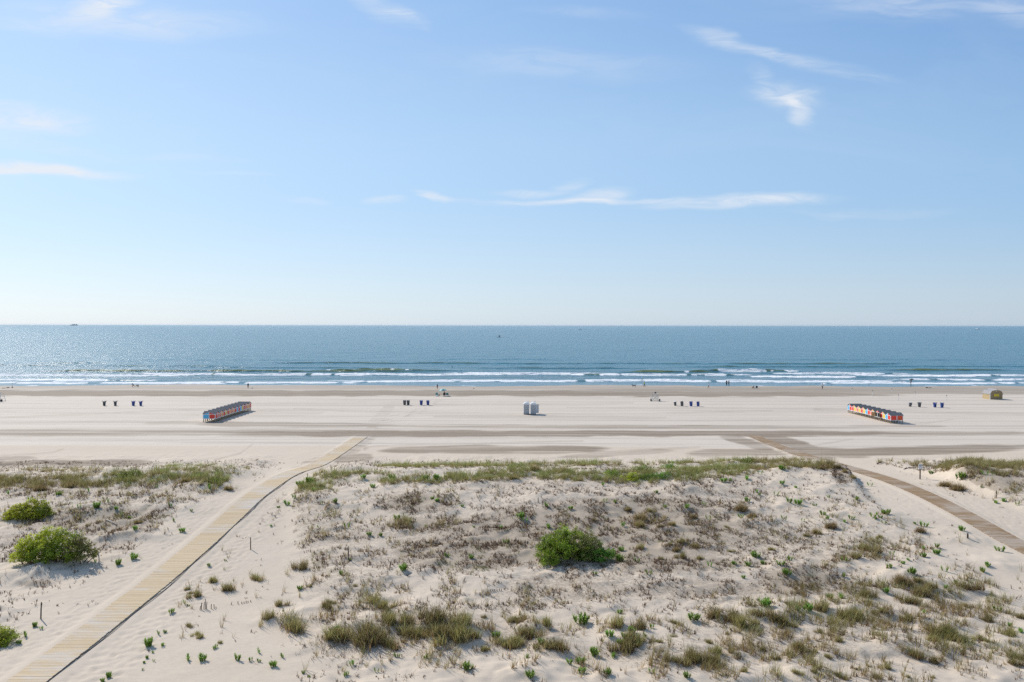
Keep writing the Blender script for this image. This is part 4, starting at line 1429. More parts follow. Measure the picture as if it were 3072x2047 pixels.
def person(loc, H, label, yaw=0.0, lean=0.03, headlean=None, arms=((.1, .25), (-.1, .1)), legs=((.06, .02), (-.06, -.10)), top='black', bottom='black', long=False, group=None, lift=0.0):
    hl = lean * .6 if headlean is None else headlean
    d = lambda a: Vector((math.sin(a), 0, -math.cos(a)))
    ext = max(.245 * math.cos(b1) + .245 * math.cos(b2) for b1, b2 in legs)
    P = Vector((0, 0, ext + .03 + lift))
    tv = Vector((math.sin(lean), 0, math.cos(lean)))
    hv = Vector((math.sin(hl), 0, math.cos(hl)))
    Y = Vector((0, 1, 0))
    pts, ed, rad = [], [], []

    def add(p, r, par=None):
        pts.append(Vector(p) * H)
        rad.append(r * H)
        if par is not None:
            ed.append((par, len(pts) - 1))
        return len(pts) - 1
    pel = add(P, .080)
    spi = add(P + tv * .12, .074, pel)
    che = add(P + tv * .235, .084, spi)
    nek = add(P + tv * .30, .032, che)
    hd0 = add(P + tv * .30 + hv * .055, .043, nek)
    hd1 = add(P + tv * .30 + hv * .105, .054, hd0)
    add(P + tv * .30 + hv * .155, .036, hd1)
    fw = Vector((hv.z, 0, -hv.x))
    add(P + tv * .30 + hv * .095 + fw * .066, .010, hd1)          # nose
    J = {}
    for i, (sy, (a1, a2)) in enumerate(zip((1, -1), arms)):
        sh0 = P + tv * .262 + Y * sy * .098
        s_ = add(sh0, .038, che)
        e0 = sh0 + (d(a1) + Y * sy * .12).normalized() * .165
        e_ = add(e0, .026, s_)
        w0 = e0 + (d(a2) + Y * sy * .04).normalized() * .145
        w_ = add(w0, .019, e_)
        hdv = (d(a2 + .15)).normalized()
        pm = add(w0 + hdv * .040, .022, w_)
        for kk in range(4):                                        # fingers, then the thumb from the side of the palm
            q = (kk - 1.5) * .011
            f0 = add(w0 + hdv * .062 + Vector((q, 0, 0)), .0055, pm)
            add(w0 + hdv * (.092 - .006 * abs(kk - 1.3)) + Vector((q * 1.2 + .006, -sy * .006, 0)), .0045, f0)
        add(w0 + hdv * .048 + Vector((.028, -sy * .01, 0)), .006, pm)
        J['arm%d' % i] = (sh0, e0, w0)
    for i, (sy, (b1, b2)) in enumerate(zip((1, -1), legs)):
        h0 = P + Y * sy * .052 - tv * .02
        h_ = add(h0, .062, pel)
        k0 = h0 + d(b1) * .245
        k_ = add(k0, .040, h_)
        a0 = k0 + d(b2) * .225
        c_ = add((k0 * .62 + a0 * .38) - Vector((.008, 0, 0)), .036, k_)
        a_ = add(a0, .023, c_)
        f_ = add(a0 + Vector((.045, 0, -.020)), .020, a_)
        add(a0 + Vector((.095, 0, -.026)), .014, f_)
        J['leg%d' % i] = (h0, k0, a0)
    e = empty('person', loc, yaw)
    tag(e, label, 'person', group)
    skin_obj('body', pts, ed, rad, M_skin, e, pel)
    # top
    tp, te, tr = [], [], []

    def tadd(L, p, r, par=None):
        L[0].append(Vector(p) * H)
        L[2].append(r * H)
        if par is not None:
            L[1].append((par, len(L[0]) - 1))
        return len(L[0]) - 1
    L = (tp, te, tr)
    a = tadd(L, P + tv * .03, .084)
    b_ = tadd(L, P + tv * .12, .086, a)
    c = tadd(L, P + tv * .235, .094, b_)
    tadd(L, P + tv * .285, .045, c)
    for i in (0, 1):
        s0, e0, w0 = J['arm%d' % i]
        s_ = tadd(L, s0, .047, c)
        e_ = tadd(L, s0 + (e0 - s0) * .75, .036, s_)
    skin_obj('shirt', tp, te, tr, CLOTH[top], e, 1)
    L = ([], [], [])
    a = tadd(L, P + tv * .035, .083)
    b_ = tadd(L, P - tv * .01, .088, a)
    for i in (0, 1):
        h0, k0, a0 = J['leg%d' % i]
        h_ = tadd(L, h0, .070, b_)
        k_ = tadd(L, k0 if long else h0 + (k0 - h0) * .7, .050, h_)
        if long:
            tadd(L, a0 + Vector((0, 0, .01)), .032, k_)
    skin_obj('trousers' if long else 'shorts', L[0], L[1], L[2], CLOTH[bottom], e, 1)
    # hair: a cap over the skull
    bm = bmesh.new()
    bmesh.ops.create_uvsphere(bm, u_segments=10, v_segments=7, radius=.066 * H)
    ctr = (P + tv * .30 + hv * .112 - fw * .008) * H
    kill = [f for f in bm.faces if f.calc_center_median().dot(fw) > .022 * H and f.calc_center_median().dot(hv) < .030 * H or f.calc_center_median().dot(hv) < -.045 * H]
    bmesh.ops.delete(bm, geom=kill, context='FACES')
    for q in bm.verts:
        q.co = q.co + ctr
    me = bpy.data.meshes.new('hair')
    bm.to_mesh(me)
    bm.free()
    me.materials.append(M_hair)
    hr = new_obj('hair', me, e)
    hr.modifiers.new('thick', 'SOLIDIFY').thickness = .008
    return e


W = ((.32, .12), (-.28, -.62))               # walking legs
person(at1(744.3, 1165.7), 1.66, 'person in black top and shorts standing alone at the left, facing the sea', 1.57, top='black', bottom='charcoal')
person(at1(400, 1161.9), 1.45, 'person in dark clothes lunging over the sand, left of two near the water', 3.0, lean=.55, arms=((.9, .9), (.3, .2)), legs=((.95, -.25), (-.85, -.95)), top='navy', bottom='black', long=True)
person(at1(414.5, 1162), 1.4, 'person in dark clothes bent low, hands on the sand near the water', 3.3, lean=1.65, headlean=2.0, arms=((.5, .3), (.6, .3)), legs=((.5, -.5), (.2, -.75)), top='black', bottom='charcoal', long=True)
person(at1(1312, 1168.2), 1.5, 'person in dark brown clothes standing behind the beach umbrella', 1.57, top='brown', bottom='brown', arms=((.15, .9), (.15, .9)))
person(at1(1933, 1161.3), 1.72, 'person in a lime green top and navy trousers walking behind a black dog', 3.14, top='lime', bottom='navy', long=True, legs=W, arms=((-.4, -.1), (.4, .7)))
person(at1(2125.5, 1165.2), 1.62, 'person in a white top and black shorts walking left of the pair by the surf', 0.1, top='white', bottom='black', legs=W, arms=((.6, 1.3), (-.3, .5)))
person(at1(2179.8, 1157.6), 1.78, 'taller person in black of the pair standing at the edge of the surf', 1.4, top='charcoal', bottom='black', long=True)
person(at1(2186.4, 1157.3), 1.66, 'shorter person in slate grey of the pair standing at the edge of the surf', 1.7, top='slate', bottom='slate', long=True)
person(at1(2262.5, 1166.6), 1.5, 'person in dark plum clothes bent double beside the navy chair', 3.0, lean=1.75, headlean=2.5, arms=((.3, .1), (.4, .2)), legs=((.7, -.8), (.55, -.9)), top='plum', bottom='plum', long=True)
person(at1(2467.2, 1168), 1.66, 'person in a white top and black leggings walking near the marker posts', .6, top='white', bottom='black', long=True, legs=W, arms=((-.4, -.2), (.4, 1.0)))
person(at1(1333.3, 1189.2), 1.6, 'person in black seated in the navy chair under the umbrella', 1.75, lean=-.35, headlean=-.1, arms=((.5, 1.2), (.5, 1.2)), legs=((1.45, .5), (1.35, .3)), top='black', bottom='black', long=True)


def on_sea(u, v, z=SEA_Z):
    x, y = first_hit(lambda a, b: np.full_like(a, z), [u], [v], 150, 45000, 4000)
    return float(x[0]), float(y[0])


for (u, v, H, lab, kw) in (
        (2705.8, 1147.5, 1.15, 'small child in dark clothes wading left of the umbrella carrier', dict(top='navy', bottom='black')),
        (2732.4, 1151.5, 1.70, 'wader in black carrying a dark folded umbrella on the shoulder', dict(top='black', bottom='black', lean=.2, arms=((2.2, 2.6), (.5, 1.6)), long=True, legs=((.15, .0), (-.1, -.2))))):
    x, y = on_sea(u, v)
    person((x, y, float(hgt(x, y)) - .02), H, lab, 0.2, **kw)
x, y = on_sea(2732.4, 1151.5)
z = float(hgt(x, y))
tag(MB().tube([(x - .55, y - .1, z + 1.50), (x + .3, y - .1, z + 1.66), (x + .95, y - .1, z + 1.52)], [.10, .19, .05], 8).build('folded_umbrella', CLOTH['navy'], smooth=True), 'dark folded umbrella on the shoulder of the wader in black', 'umbrella')
x, y = on_sea(1356.5, 1101.2)
person((x, y, SEA_Z - 1.28), 1.75, 'dark swimmer up to the chest in the sea beyond the surf', 1.6, top='black', bottom='black', arms=((.5, 1.4), (.5, 1.4)))

# black dog trotting ahead of the lime-topped walker
x, y, z = at1(1902, 1161.5)
e = empty('dog', (x, y, z), 3.14)
tag(e, 'black dog with a raised tail trotting ahead of the lime green walker', 'dog')
dp = [(0, 0, .48), (.22, 0, .47), (.40, 0, .50), (.52, 0, .62), (.62, 0, .68), (.76, 0, .63), (-.22, 0, .52), (-.40, 0, .50), (-.54, 0, .62), (-.62, 0, .76), (.60, .05, .77), (.60, -.05, .77)]
de = [(0, 1), (1, 2), (2, 3), (3, 4), (4, 5), (0, 6), (6, 7), (7, 8), (8, 9), (4, 10), (4, 11)]
dr = [.13, .15, .13, .08, .075, .035, .105, .09, .03, .018, .02, .02]
for sy in (1, -1):
    k = len(dp)
    dp += [(.36, sy * .09, .34), (.34 + .06 * sy, sy * .09, .18), (.38 + .06 * sy, sy * .09, .02)]
    de += [(2, k), (k, k + 1), (k + 1, k + 2)]
    dr += [.06, .035, .03]
    k = len(dp)
    dp += [(-.32, sy * .09, .34), (-.46 - .05 * sy, sy * .09, .20), (-.38 - .05 * sy, sy * .09, .02)]
    de += [(7, k), (k, k + 1), (k + 1, k + 2)]
    dr += [.075, .035, .03]
skin_obj('body', dp, de, dr, CLOTH['black'], e, 0)

# ------------------------------------------------------------------ boats
M_hull = mat('white_hull', (.88, .89, .90), .4, .03)
M_wake = mat('white_wake', (.82, .85, .87), .7, .05)
_t = M_wake.node_tree
_tr = N(_t, 'ShaderNodeBsdfTranslucent')
_tr.inputs['Color'].default_value = (.85, .88, .9, 1)
_mx = N(_t, 'ShaderNodeMixShader')
_mx.inputs[0].default_value = .6
_t.links.new(_t.nodes['Principled BSDF'].outputs[0], _mx.inputs[1])
_t.links.new(_tr.outputs[0], _mx.inputs[2])
_t.links.new(_mx.outputs[0], _t.nodes['Material Output'].inputs['Surface'])


def hull(L, B, H, m, parent, name='hull'):
    bm = bmesh.new()
    secs = []
    for t_ in np.linspace(0, 1, 9):
        w = B / 2 * (1 - max(0, (t_ - .45) / .55) ** 2.2) + .03
        zt = H * (1 + .35 * t_ * t_)
        xx = (t_ - .5) * L
        secs.append([bm.verts.new(p_) for p_ in ((xx, -w, zt), (xx, -w * .8, -.15 * H), (xx, 0, -.5 * H), (xx, w * .8, -.15 * H), (xx, w, zt))])
    for A, B_ in zip(secs, secs[1:]):
        for k in range(4):
            bm.faces.new((A[k], A[k + 1], B_[k + 1], B_[k]))
        bm.faces.new((A[4], A[0], B_[0], B_[4]))
    bm.faces.new(secs[0])
    bm.faces.new(secs[-1][::-1])
    bmesh.ops.recalc_face_normals(bm, faces=bm.faces)
    me = bpy.data.meshes.new(name)
    bm.to_mesh(me)
    bm.free()
    me.materials.append(m)
    return new_obj(name, me, parent)


def wake(parent, L, x0, w):
    b = MB()
    b.prism([(x0, -w * .35), (x0, w * .35), (x0 - L * .4, w * .5), (x0 - L, w * .15), (x0 - L, -w * .1), (x0 - L * .4, -w * .5)], 2, -.05, .10 + .22 * w)
    return b.build('wake', M_wake, parent)


x, y = on_sea(1497, 1012.4)
e = empty('fishing_boat', (x, y, SEA_Z), math.pi)
tag(e, 'white open fishing boat with dark figures and a short wake, mid sea', 'boat')
hull(7.6, 2.6, 1.0, M_hull, e)
wake(e, 14, -3.5, 1.6)
b = MB().box(-.9, .6, -.7, .7, 1.0, 2.4).box(-1.2, .8, -.9, .9, 2.9, 3.05)
for sx in (-1.0, .6):
    for sy in (-.8, .8):
        b.tube([(sx, sy, 1.0), (sx, sy, 2.95)], .05, 6)
b.build('console', mat('dark_console', (.06, .06, .075), .6), e)
MB().tube([(-1.6, .3, 1.0), (-1.3, .3, 1.9), (-1.0, .3, 3.9)], [.35, .3, .1], 8).build('canopy_frame', CLOTH['charcoal'], e)
x, y = on_sea(1739.5, 989.6)
e = empty('motor_boat', (x, y, SEA_Z), math.pi)
tag(e, 'far white motor boat with a pale wake, right of the fishing boat', 'boat')
hull(15, 4, 1.9, M_hull, e)
MB().prism([(-5, 1.8), (3.5, 1.8), (1.5, 4.0), (-4.4, 4.2)], 1, -1.5, 1.5).build('cabin', M_hull, e)
wake(e, 26, -7, 3)
x, y = on_sea(2931, 989.4)
e = empty('motor_boat', (x, y, SEA_Z), math.pi)
tag(e, 'white cabin cruiser with a pale wake near the horizon at the right', 'boat')
hull(24, 5.5, 2.6, M_hull, e)
MB().prism([(-9, 2.6), (5.5, 2.6), (3, 5.2), (-2, 5.4), (-2.4, 7.4), (-7.5, 7.4), (-8.6, 5.2)], 1, -2, 2).build('cabin', M_hull, e)
MB().box(-6, 0, -2.03, 2.03, 3.6, 4.6).build('window', mat('boat_glass', (.12, .10, .13), .3), e)
wake(e, 34, -11, 4)
x, y = (223 - 1536) / F * 17000, 17000
e = empty('cargo_ship', (x, y, SEA_Z), .05)
tag(e, 'hazy cargo ship on the horizon at the far left', 'ship')
M_ship = mat('ship_hazed_grey', (.42, .46, .50), .7)  # grey made paler, sea haze put into the colour
hull(195, 30, 13, M_ship, e)
b = MB()
for k, hh in enumerate((12, 16, 19, 22, 22, 18, 13)):
    b.box(-62 + k * 14, -50 + k * 14, -13, 13, 13, 13 + hh)
b.build('container_stack', M_ship, e)
MB().box(48, 64, -13, 13, 13, 36).box(52, 60, -16, 16, 36, 39).build('bridge', M_ship, e)

# ------------------------------------------------------------------ vegetation
M_grass = leaf_mat('beach_grass', .48, .6)
M_dry = leaf_mat('dry_stems', .32, .8)
M_leaf = leaf_mat('green_leaves', .52, .45)
M_bark = mat('shrub_bark', (.10, .075, .055), .9, .2)


def blades(base, h, w, az, bend, c0, c1, lean=None, r=rng):
    """one bent blade per row of base; returns verts, faces(flat), totals, colours"""
    n = len(base)
    dx, dy = np.cos(az), np.sin(az)
    fx, fy = -dy, dx
    ln = np.zeros((n, 2)) if lean is None else lean
    V = np.zeros((n, 5, 3))
    C = np.zeros((n, 5, 3))
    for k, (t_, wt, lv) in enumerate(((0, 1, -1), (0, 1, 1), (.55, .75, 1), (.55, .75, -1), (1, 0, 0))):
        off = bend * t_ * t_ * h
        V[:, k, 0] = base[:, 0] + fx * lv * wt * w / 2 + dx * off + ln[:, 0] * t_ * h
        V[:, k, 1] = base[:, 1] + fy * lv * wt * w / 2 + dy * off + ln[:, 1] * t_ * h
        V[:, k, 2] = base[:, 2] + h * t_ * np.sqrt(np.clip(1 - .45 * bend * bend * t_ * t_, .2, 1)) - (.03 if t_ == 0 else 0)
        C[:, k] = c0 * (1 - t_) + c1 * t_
    i = np.arange(n)[:, None] * 5
    fl = np.concatenate([i + 0, i + 1, i + 2, i + 3, i + 3, i + 2, i + 4], 1).ravel()
    tot = np.tile([4, 3], n)
    return V.reshape(-1, 3), fl, tot, C.reshape(-1, 3)


def veg_mesh(name, parts, m):
    V, Fl, T, C, o = [], [], [], [], 0
    for v, f, t_, c in parts:
        V.append(v)
        Fl.append(f + o)
        T.append(t_)
        C.append(c)
        o += len(v)
    V, Fl, T, C = np.concatenate(V), np.concatenate(Fl), np.concatenate(T), np.concatenate(C)
    me = np_mesh(name, V, Fl, np.concatenate([[0], np.cumsum(T)[:-1]]), T, [m])
    set_col(me, 'tint', np.clip(C, 0.004, 1))
    return me


GREEN = np.array([[.260, .390, .080], [.320, .385, .095], [.220, .370, .090], [.360, .395, .120]])
STRAW = np.array([[.430, .310, .145], [.360, .245, .110], [.300, .190, .085], [.470, .365, .190]])
DRYC = np.array([[.140, .085, .046], [.220, .138, .072], [.090, .060, .036], [.300, .200, .105], [.17, .130, .062]])
LEAF = np.array([[.225, .370, .060], [.270, .415, .075], [.190, .325, .060], [.310, .425, .095]])


def pick(P, n, r=rng):
    return P[r.integers(0, len(P), n)] * r.uniform(.75, 1.25, (n, 1))


def tufts(x, y, hmean, nb, spread, wid, c0, c1, bend=(.1, .55), r=rng, hv=.3):
    """blades for many tufts at once; hmean and nb may be arrays"""
    n = len(x)
    nb = np.broadcast_to(nb, n).astype(int)
    k = np.repeat(np.arange(n), nb)
    m = len(k)
    a = r.uniform(0, 2 * np.pi, m)
    rr = np.broadcast_to(spread, n)[k] * np.sqrt(r.random(m))
    bx, by = x[k] + rr * np.cos(a), y[k] + rr * np.sin(a)
    bz = hgt(bx, by)
    h = np.broadcast_to(hmean, n)[k] * np.clip(r.normal(1, hv, m), .35, 1.7)
    az = a + r.normal(0, .9, m)
    lean = np.stack([np.cos(a), np.sin(a)], 1) * (rr / np.maximum(np.broadcast_to(spread, n)[k], .01) * .30)[:, None] + np.array([.10, -.02])
    return blades(np.stack([bx, by, bz], 1), h, wid * r.uniform(.7, 1.3, m), az, r.uniform(*bend, m), c0[k] if c0.ndim == 2 and len(c0) == n else pick(c0, m, r), c1[k] if c1.ndim == 2 and len(c1) == n else pick(c1, m, r), lean, r)


# candidate points over the dunes, weighted by how much grows there in the photograph
def scatter(n, regions, yr=(27, 92), xr=(-72, 72), base=0.0, clump=0.0):
    x, y = rng.uniform(*xr, n), np.sqrt(rng.uniform(yr[0] ** 2, yr[1] ** 2, n))
    x = x * (y / yr[1]) * 1.08
    z = hgt(x, y)
    u, v = project(x, y, z)
    den = np.full(n, float(base))
    for (cu, cv, a, b, s) in regions:
        den = np.maximum(den, s * sstep(1.25, .45, np.sqrt(((u - cu) / a) ** 2 + ((v - cv) / b) ** 2)))
    if clump:
        den = den * sstep(-.25, .35, fbm(x / 1.6, y / 1.6, 501, 2) + clump - .25)
    vg = dune_height(x, y)[1]
    l, r_ = walk_band(x, y, 1.5)
    den = den * np.where(vg > .35, 1, .06) * (l < .05) * (r_ < .05)
    ok = (rng.random(n) < den) & (u > -60) & (u < 3140) & (v < 2110)
    return x[ok], y[ok], u[ok], v[ok]


CREST = [(60, 1440, 130, 26, 1), (230, 1436, 140, 26, 1), (400, 1428, 140, 25, 1), (540, 1420, 130, 24, 1), (650, 1436, 75, 42, 1), (600, 1400, 150, 9, .5), (240, 1404, 210, 7, .3), (740, 1420, 70, 14, .35),
         (930, 1450, 80, 30, 1), (890, 1468, 40, 30, .8), (1050, 1420, 120, 20, 1), (1180, 1432, 110, 16, .95), (1300, 1430, 120, 16, 1), (1430, 1424, 120, 16, 1), (1540, 1412, 110, 18, 1), (1660, 1415, 110, 20, 1), (1780, 1424, 120, 24, 1), (1900, 1424, 130, 26, 1), (2030, 1420, 120, 22, 1), (2150, 1408, 120, 18, 1), (2270, 1396, 110, 12, .85), (2390, 1388, 110, 10, 1), (2470, 1390, 40, 14, 1),
         (1330, 1392, 200, 6, .55), (1560, 1387, 190, 6, .7), (1800, 1385, 180, 7, .6), (2060, 1382, 180, 6, .6), (2290, 1377, 160, 7, .7), (1760, 1380, 110, 5, .6),
         (2680, 1380, 60, 6, .3), (2770, 1386, 46, 10, .75), (2860, 1392, 60, 18, 1), (2920, 1380, 60, 14, 1), (3000, 1388, 70, 15, .9), (3060, 1394, 50, 16, .9)]
CREST = [(a, b + 9, c, d * .85, e) for a, b, c, d, e in CREST]
parts = []
x, y, u, v = scatter(90000, CREST, (58, 92), clump=.46)
n = len(x)
mixk = np.clip(.92 + .7 * fbm(x / 3.0, y / 2.2, 511, 3), 0, 1)
rt = (u > 2250) | (u < 300)
mixk = np.where(rt, mixk * .55, mixk)
g_ = pick(GREEN, n)
s_ = pick(STRAW, n)
tip = s_ * (1 - mixk[:, None]) + g_ * mixk[:, None]
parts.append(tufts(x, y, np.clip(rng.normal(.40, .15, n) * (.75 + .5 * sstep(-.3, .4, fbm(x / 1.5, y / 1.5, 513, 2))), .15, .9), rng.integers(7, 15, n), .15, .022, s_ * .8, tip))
crest_n = n
# diffuse grass on the lower slopes
LOWER = [(2600, 1900, 560, 150, .85), (2950, 1800, 220, 90, .75), (2300, 1980, 400, 90, .9), (2050, 1980, 240, 70, .75), (2600, 1790, 330, 50, .5), (620, 1790, 180, 70, .38), (760, 1760, 120, 60, .3), (900, 1740, 220, 40, .22), (1000, 1860, 380, 60, .42), (560, 1900, 120, 60, .25), (640, 1930, 100, 40, .25), (1480, 1870, 150, 40, .55), (1320, 1960, 300, 60, .3), (1750, 1870, 300, 40, .22), (1700, 1990, 300, 60, .25), (2000, 1870, 160, 30, .45), (2850, 1640, 260, 60, .16), (2600, 1620, 240, 80, .14), (200, 1560, 260, 60, .15), (3000, 1450, 160, 50, .5), (2900, 1470, 220, 50, .4), (2930, 1425, 130, 40, .75), (1300, 1890, 200, 60, .45), (870, 1870, 110, 30, .5), (700, 1500, 130, 60, .12), (1250, 1572, 130, 16, .8), (2640, 1650, 110, 36, .5), (2540, 1690, 160, 22, .6), (2440, 1830, 130, 16, .8), (900, 1560, 260, 90, .14), (750, 1700, 260, 70, .30), (950, 1780, 320, 60, .30), (700, 1860, 200, 60, .34), (900, 1930, 300, 60, .20), (1250, 1770, 300, 50, .22), (1600, 1800, 300, 50, .2), (350, 1480, 300, 50, .22), (520, 1600, 90, 40, .2), (1050, 1990, 500, 50, .10), (480, 1980, 120, 50, .12), (2400, 1560, 300, 80, .12), (1900, 1600, 400, 80, .10), (1250, 1480, 260, 40, .12), (1150, 1640, 260, 60, .12)]
x, y, u, v = scatter(170000, LOWER, (27, 80), clump=.22)
n = len(x)
mixk = np.clip(.45 + .7 * fbm(x / 4.0, y / 3.2, 521, 3), 0, 1)[:, None]
s_ = pick(STRAW, n)
parts.append(tufts(x, y, np.clip(rng.normal(.38, .14, n), .14, .8), rng.integers(5, 13, n), .07, .018, s_ * .9, s_ * (1 - mixk) + pick(GREEN, n) * mixk))
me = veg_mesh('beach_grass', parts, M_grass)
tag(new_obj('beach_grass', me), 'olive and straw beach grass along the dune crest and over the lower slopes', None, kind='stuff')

# short dead stems all over the middle of the dune
STUB = LITTER_SHADE + [(2650, 1500, 300, 70, .2), (2200, 1850, 300, 80, .45), (600, 1690, 160, 60, .2), (1400, 1800, 500, 70, .45), (950, 1750, 340, 100, .36), (800, 1600, 260, 90, .28), (1100, 1950, 500, 60, .14), (560, 1940, 180, 80, .12), (2900, 1560, 200, 60, .12), (2750, 1600, 200, 70, .18)]
x, y, u, v = scatter(270000, STUB, (29, 84), base=.13, clump=.26)
n = len(x)
parts = [tufts(x, y, np.clip(rng.normal(.15, .06, n), .05, .36), rng.integers(2, 8, n), .05, .027, pick(DRYC, n), pick(DRYC, n) * 1.15, (.05, .8))]
ok = rng.random(n) < .28
xx, yy2 = x[ok] + rng.normal(0, .3, ok.sum()), y[ok] + rng.normal(0, .3, ok.sum())
parts.append(tufts(xx, yy2, .05, rng.integers(3, 8, ok.sum()), .12, .03, pick(DRYC, ok.sum()), pick(DRYC, ok.sum()), (.9, 1.1)))
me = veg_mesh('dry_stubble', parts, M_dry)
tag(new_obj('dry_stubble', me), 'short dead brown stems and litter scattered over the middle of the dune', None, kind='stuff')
# low creeping mats: brown heath and green ground cover
MATS = [(1210, 1508, 90, 18, .9), (1330, 1515, 130, 10, .6), (1270, 1575, 110, 14, 1), (1400, 1690, 160, 30, 1), (1480, 1655, 110, 34, .95), (1900, 1680, 120, 22, .8), (1830, 1700, 110, 14, .6), (1950, 1510, 160, 16, .5), (2380, 1730, 90, 30, .8), (2470, 1765, 110, 22, .6), (2620, 1655, 90, 30, .7), (2540, 1690, 150, 16, .7), (2690, 1758, 60, 22, .9), (320, 1555, 170, 20, .7), (480, 1545, 90, 34, .6), (1020, 1710, 120, 10, .3), (2900, 1480, 100, 24, .4), (860, 1880, 110, 20, .4), (1270, 1960, 100, 16, .3), (700, 1425, 40, 10, .2), (1100, 1400, 200, 6, 0), (1630, 1545, 130, 14, .7), (1850, 1522, 120, 10, .6), (1700, 1560, 400, 60, .22), (2100, 1600, 300, 60, .25), (350, 1540, 240, 50, .35), (2450, 1680, 200, 30, .35), (1750, 1420, 300, 20, .4), (2200, 1700, 200, 20, .4)]
x, y, u, v = scatter(90000, MATS, (29, 84), clump=.45)
n = len(x)
gk = sstep(-.1, .3, fbm(x / 1.8, y / 1.5, 531, 2))[:, None] * .55
c_ = pick(DRYC, n) * 1.15 * (1 - gk) + pick(GREEN, n) * gk
me = veg_mesh('ground_cover', [tufts(x, y, np.clip(rng.normal(.10, .03, n), .04, .2), rng.integers(5, 11, n), .13, .026, c_, c_ * 1.15, (.3, 1.0))], M_dry)
tag(new_obj('ground_cover', me), 'low brown and green mats of creeping plants on the dune sand', None, kind='stuff')

# ------------------------------------------------------------------ single dense grass clumps
real_hgt = hgt
flat = lambda x, y: np.zeros_like(np.asarray(x, float))


def clump_mesh(seed, brown):
    global hgt
    r = np.random.default_rng(seed)
    hgt = flat
    P = []
    for q in range(r.integers(4, 7)):         # a few uneven lobes make the outline ragged
        cx, cy, w = r.uniform(-.42, .42), r.uniform(-.24, .24), r.uniform(.09, .22)
        m = int(7 + 560 * w * w)
        P.append(np.stack([cx + r.normal(0, w, m) * .8, cy + r.normal(0, w, m) * .6, np.full(m, .30 + 1.0 * w) * r.uniform(.45, 1.3, m)], 1))
    P = np.concatenate(P)
    n = len(P)
    mixk = np.clip(r.normal(.12 if brown else .42, .28, n), 0, 1)[:, None]
    s_ = pick(STRAW, n, r)
    p_ = [tufts(P[:, 0], P[:, 1], P[:, 2], r.integers(4, 9, n), .06, .019, s_ * .85, s_ * (1 - mixk) + pick(GREEN, n, r) * mixk, (.05, .6), r, .25)]
    m = 40
    p_.append(tufts(r.normal(0, .34, m), r.normal(0, .22, m), .16, 4, .10, .016, pick(STRAW, m, r) * .6, pick(STRAW, m, r) * .8, (.4, 1.0), r))
    hgt = real_hgt
    return veg_mesh('grass_clump', p_, M_grass)


CM = [[clump_mesh(600 + k, False) for k in range(4)], [clump_mesh(640 + k, True) for k in range(3)]]
CLUMPS = """876,1878,86;1070,1915,120;1020,1908,80;1118,1912,76;1169,1940,56;1185,1872,62;1230,1868,50;1300,1862,90;1255,1908,70;1352,1920,95;1328,1900,60;1388,1872,66;1405,1908,50;1163,1826,48;1117,1809,42;980,1821,36;993,1809,24;928,1759,15;1067,1759,15;1453,1951,30;1515,1937,62;846,1818,34;800,1857,40;1453,1853,18
1595,1909,62;1627,1941,46;1683,1945,60;1549,1929,44;1552,1864,40;1627,1871,42;1849,1880,50;1921,1884,46;2026,1871,24;1862,1948,60;1905,1936,52;1890,1916,46;1970,1926,22;2071,1987,60;2130,1985,52;2150,1960,40;2019,1982,40;2238,1877,60;2140,1854,50;2202,1861,52;2284,1845,52;2197,1955,20;2231,2017,26;2287,1949,20;2022,1910,15;2186,1903,15;2130,1929,24
2330,1861,50;2363,1877,36;2454,1897,22;2461,1832,52;2562,1858,72;2545,1850,50;2627,1841,22;2650,1835,26;2725,1861,42;2839,1911,80;2825,1900,60;2794,1923,32;2598,1789,52;2722,1806,46;2777,1786,62;2755,1744,34;2787,1763,42;2908,1766,60;2905,1822,26;2826,1822,12;2963,1864,38;2968,1926,20;2931,1917,30;3065,1854,26;3032,1907,42;2732,1962,50;2813,1988,36;2516,1926,26;2392,1943,36;2520,2031,32;2653,2005,28;2634,2034,30;2444,2018,20;2395,2021,26;2438,1956,22;2487,1972,24;2333,1979,24;3048,1973,36;3052,1996,36;2725,2031,14;2800,2034,14;2572,2008,13;2608,2001,13;2372,1972,16
419,1569,26,b;2607,1651,38;2493,1583,32,b;2763,1596,34,b;2417,1609,17;2451,1601,24,b;2635,1614,20;2562,1674,36;2314,1651,22;1915,1560,46,b;1920,1581,30,b;2016,1576,20,b;1977,1583,20,b;2078,1553,24,b;1954,1537,22;2261,1552,32,b;2228,1532,40,b;2181,1583,13;2040,1672,28;1921,1646,26;2045,1628,26;2088,1641,26,b;2027,1651,22,b;1983,1679,15;2099,1677,22;2195,1656,17;2006,1635,16;1784,1563,16;1882,1530,20,b;2709,1750,44,b;1740,1443,30,b;1692,1418,34,b;1603,1412,30,b;1545,1437,30,b;2494,1404,24,b;2512,1404,20,b;2536,1416,18,b;2556,1434,18,b;2478,1399,34;2466,1408,24,b;2868,1470,40,b;2835,1460,30,b;560,1445,30,b;120,1470,36,b;210,1462,30,b;690,1470,30,b;580,1790,34;690,1770,40;640,1745,28;770,1740,34;900,1705,40;560,1770,18;572,1780,14;568,1880,20;585,1905,22;597,1915,22;660,1930,16""".replace('\n', ';')


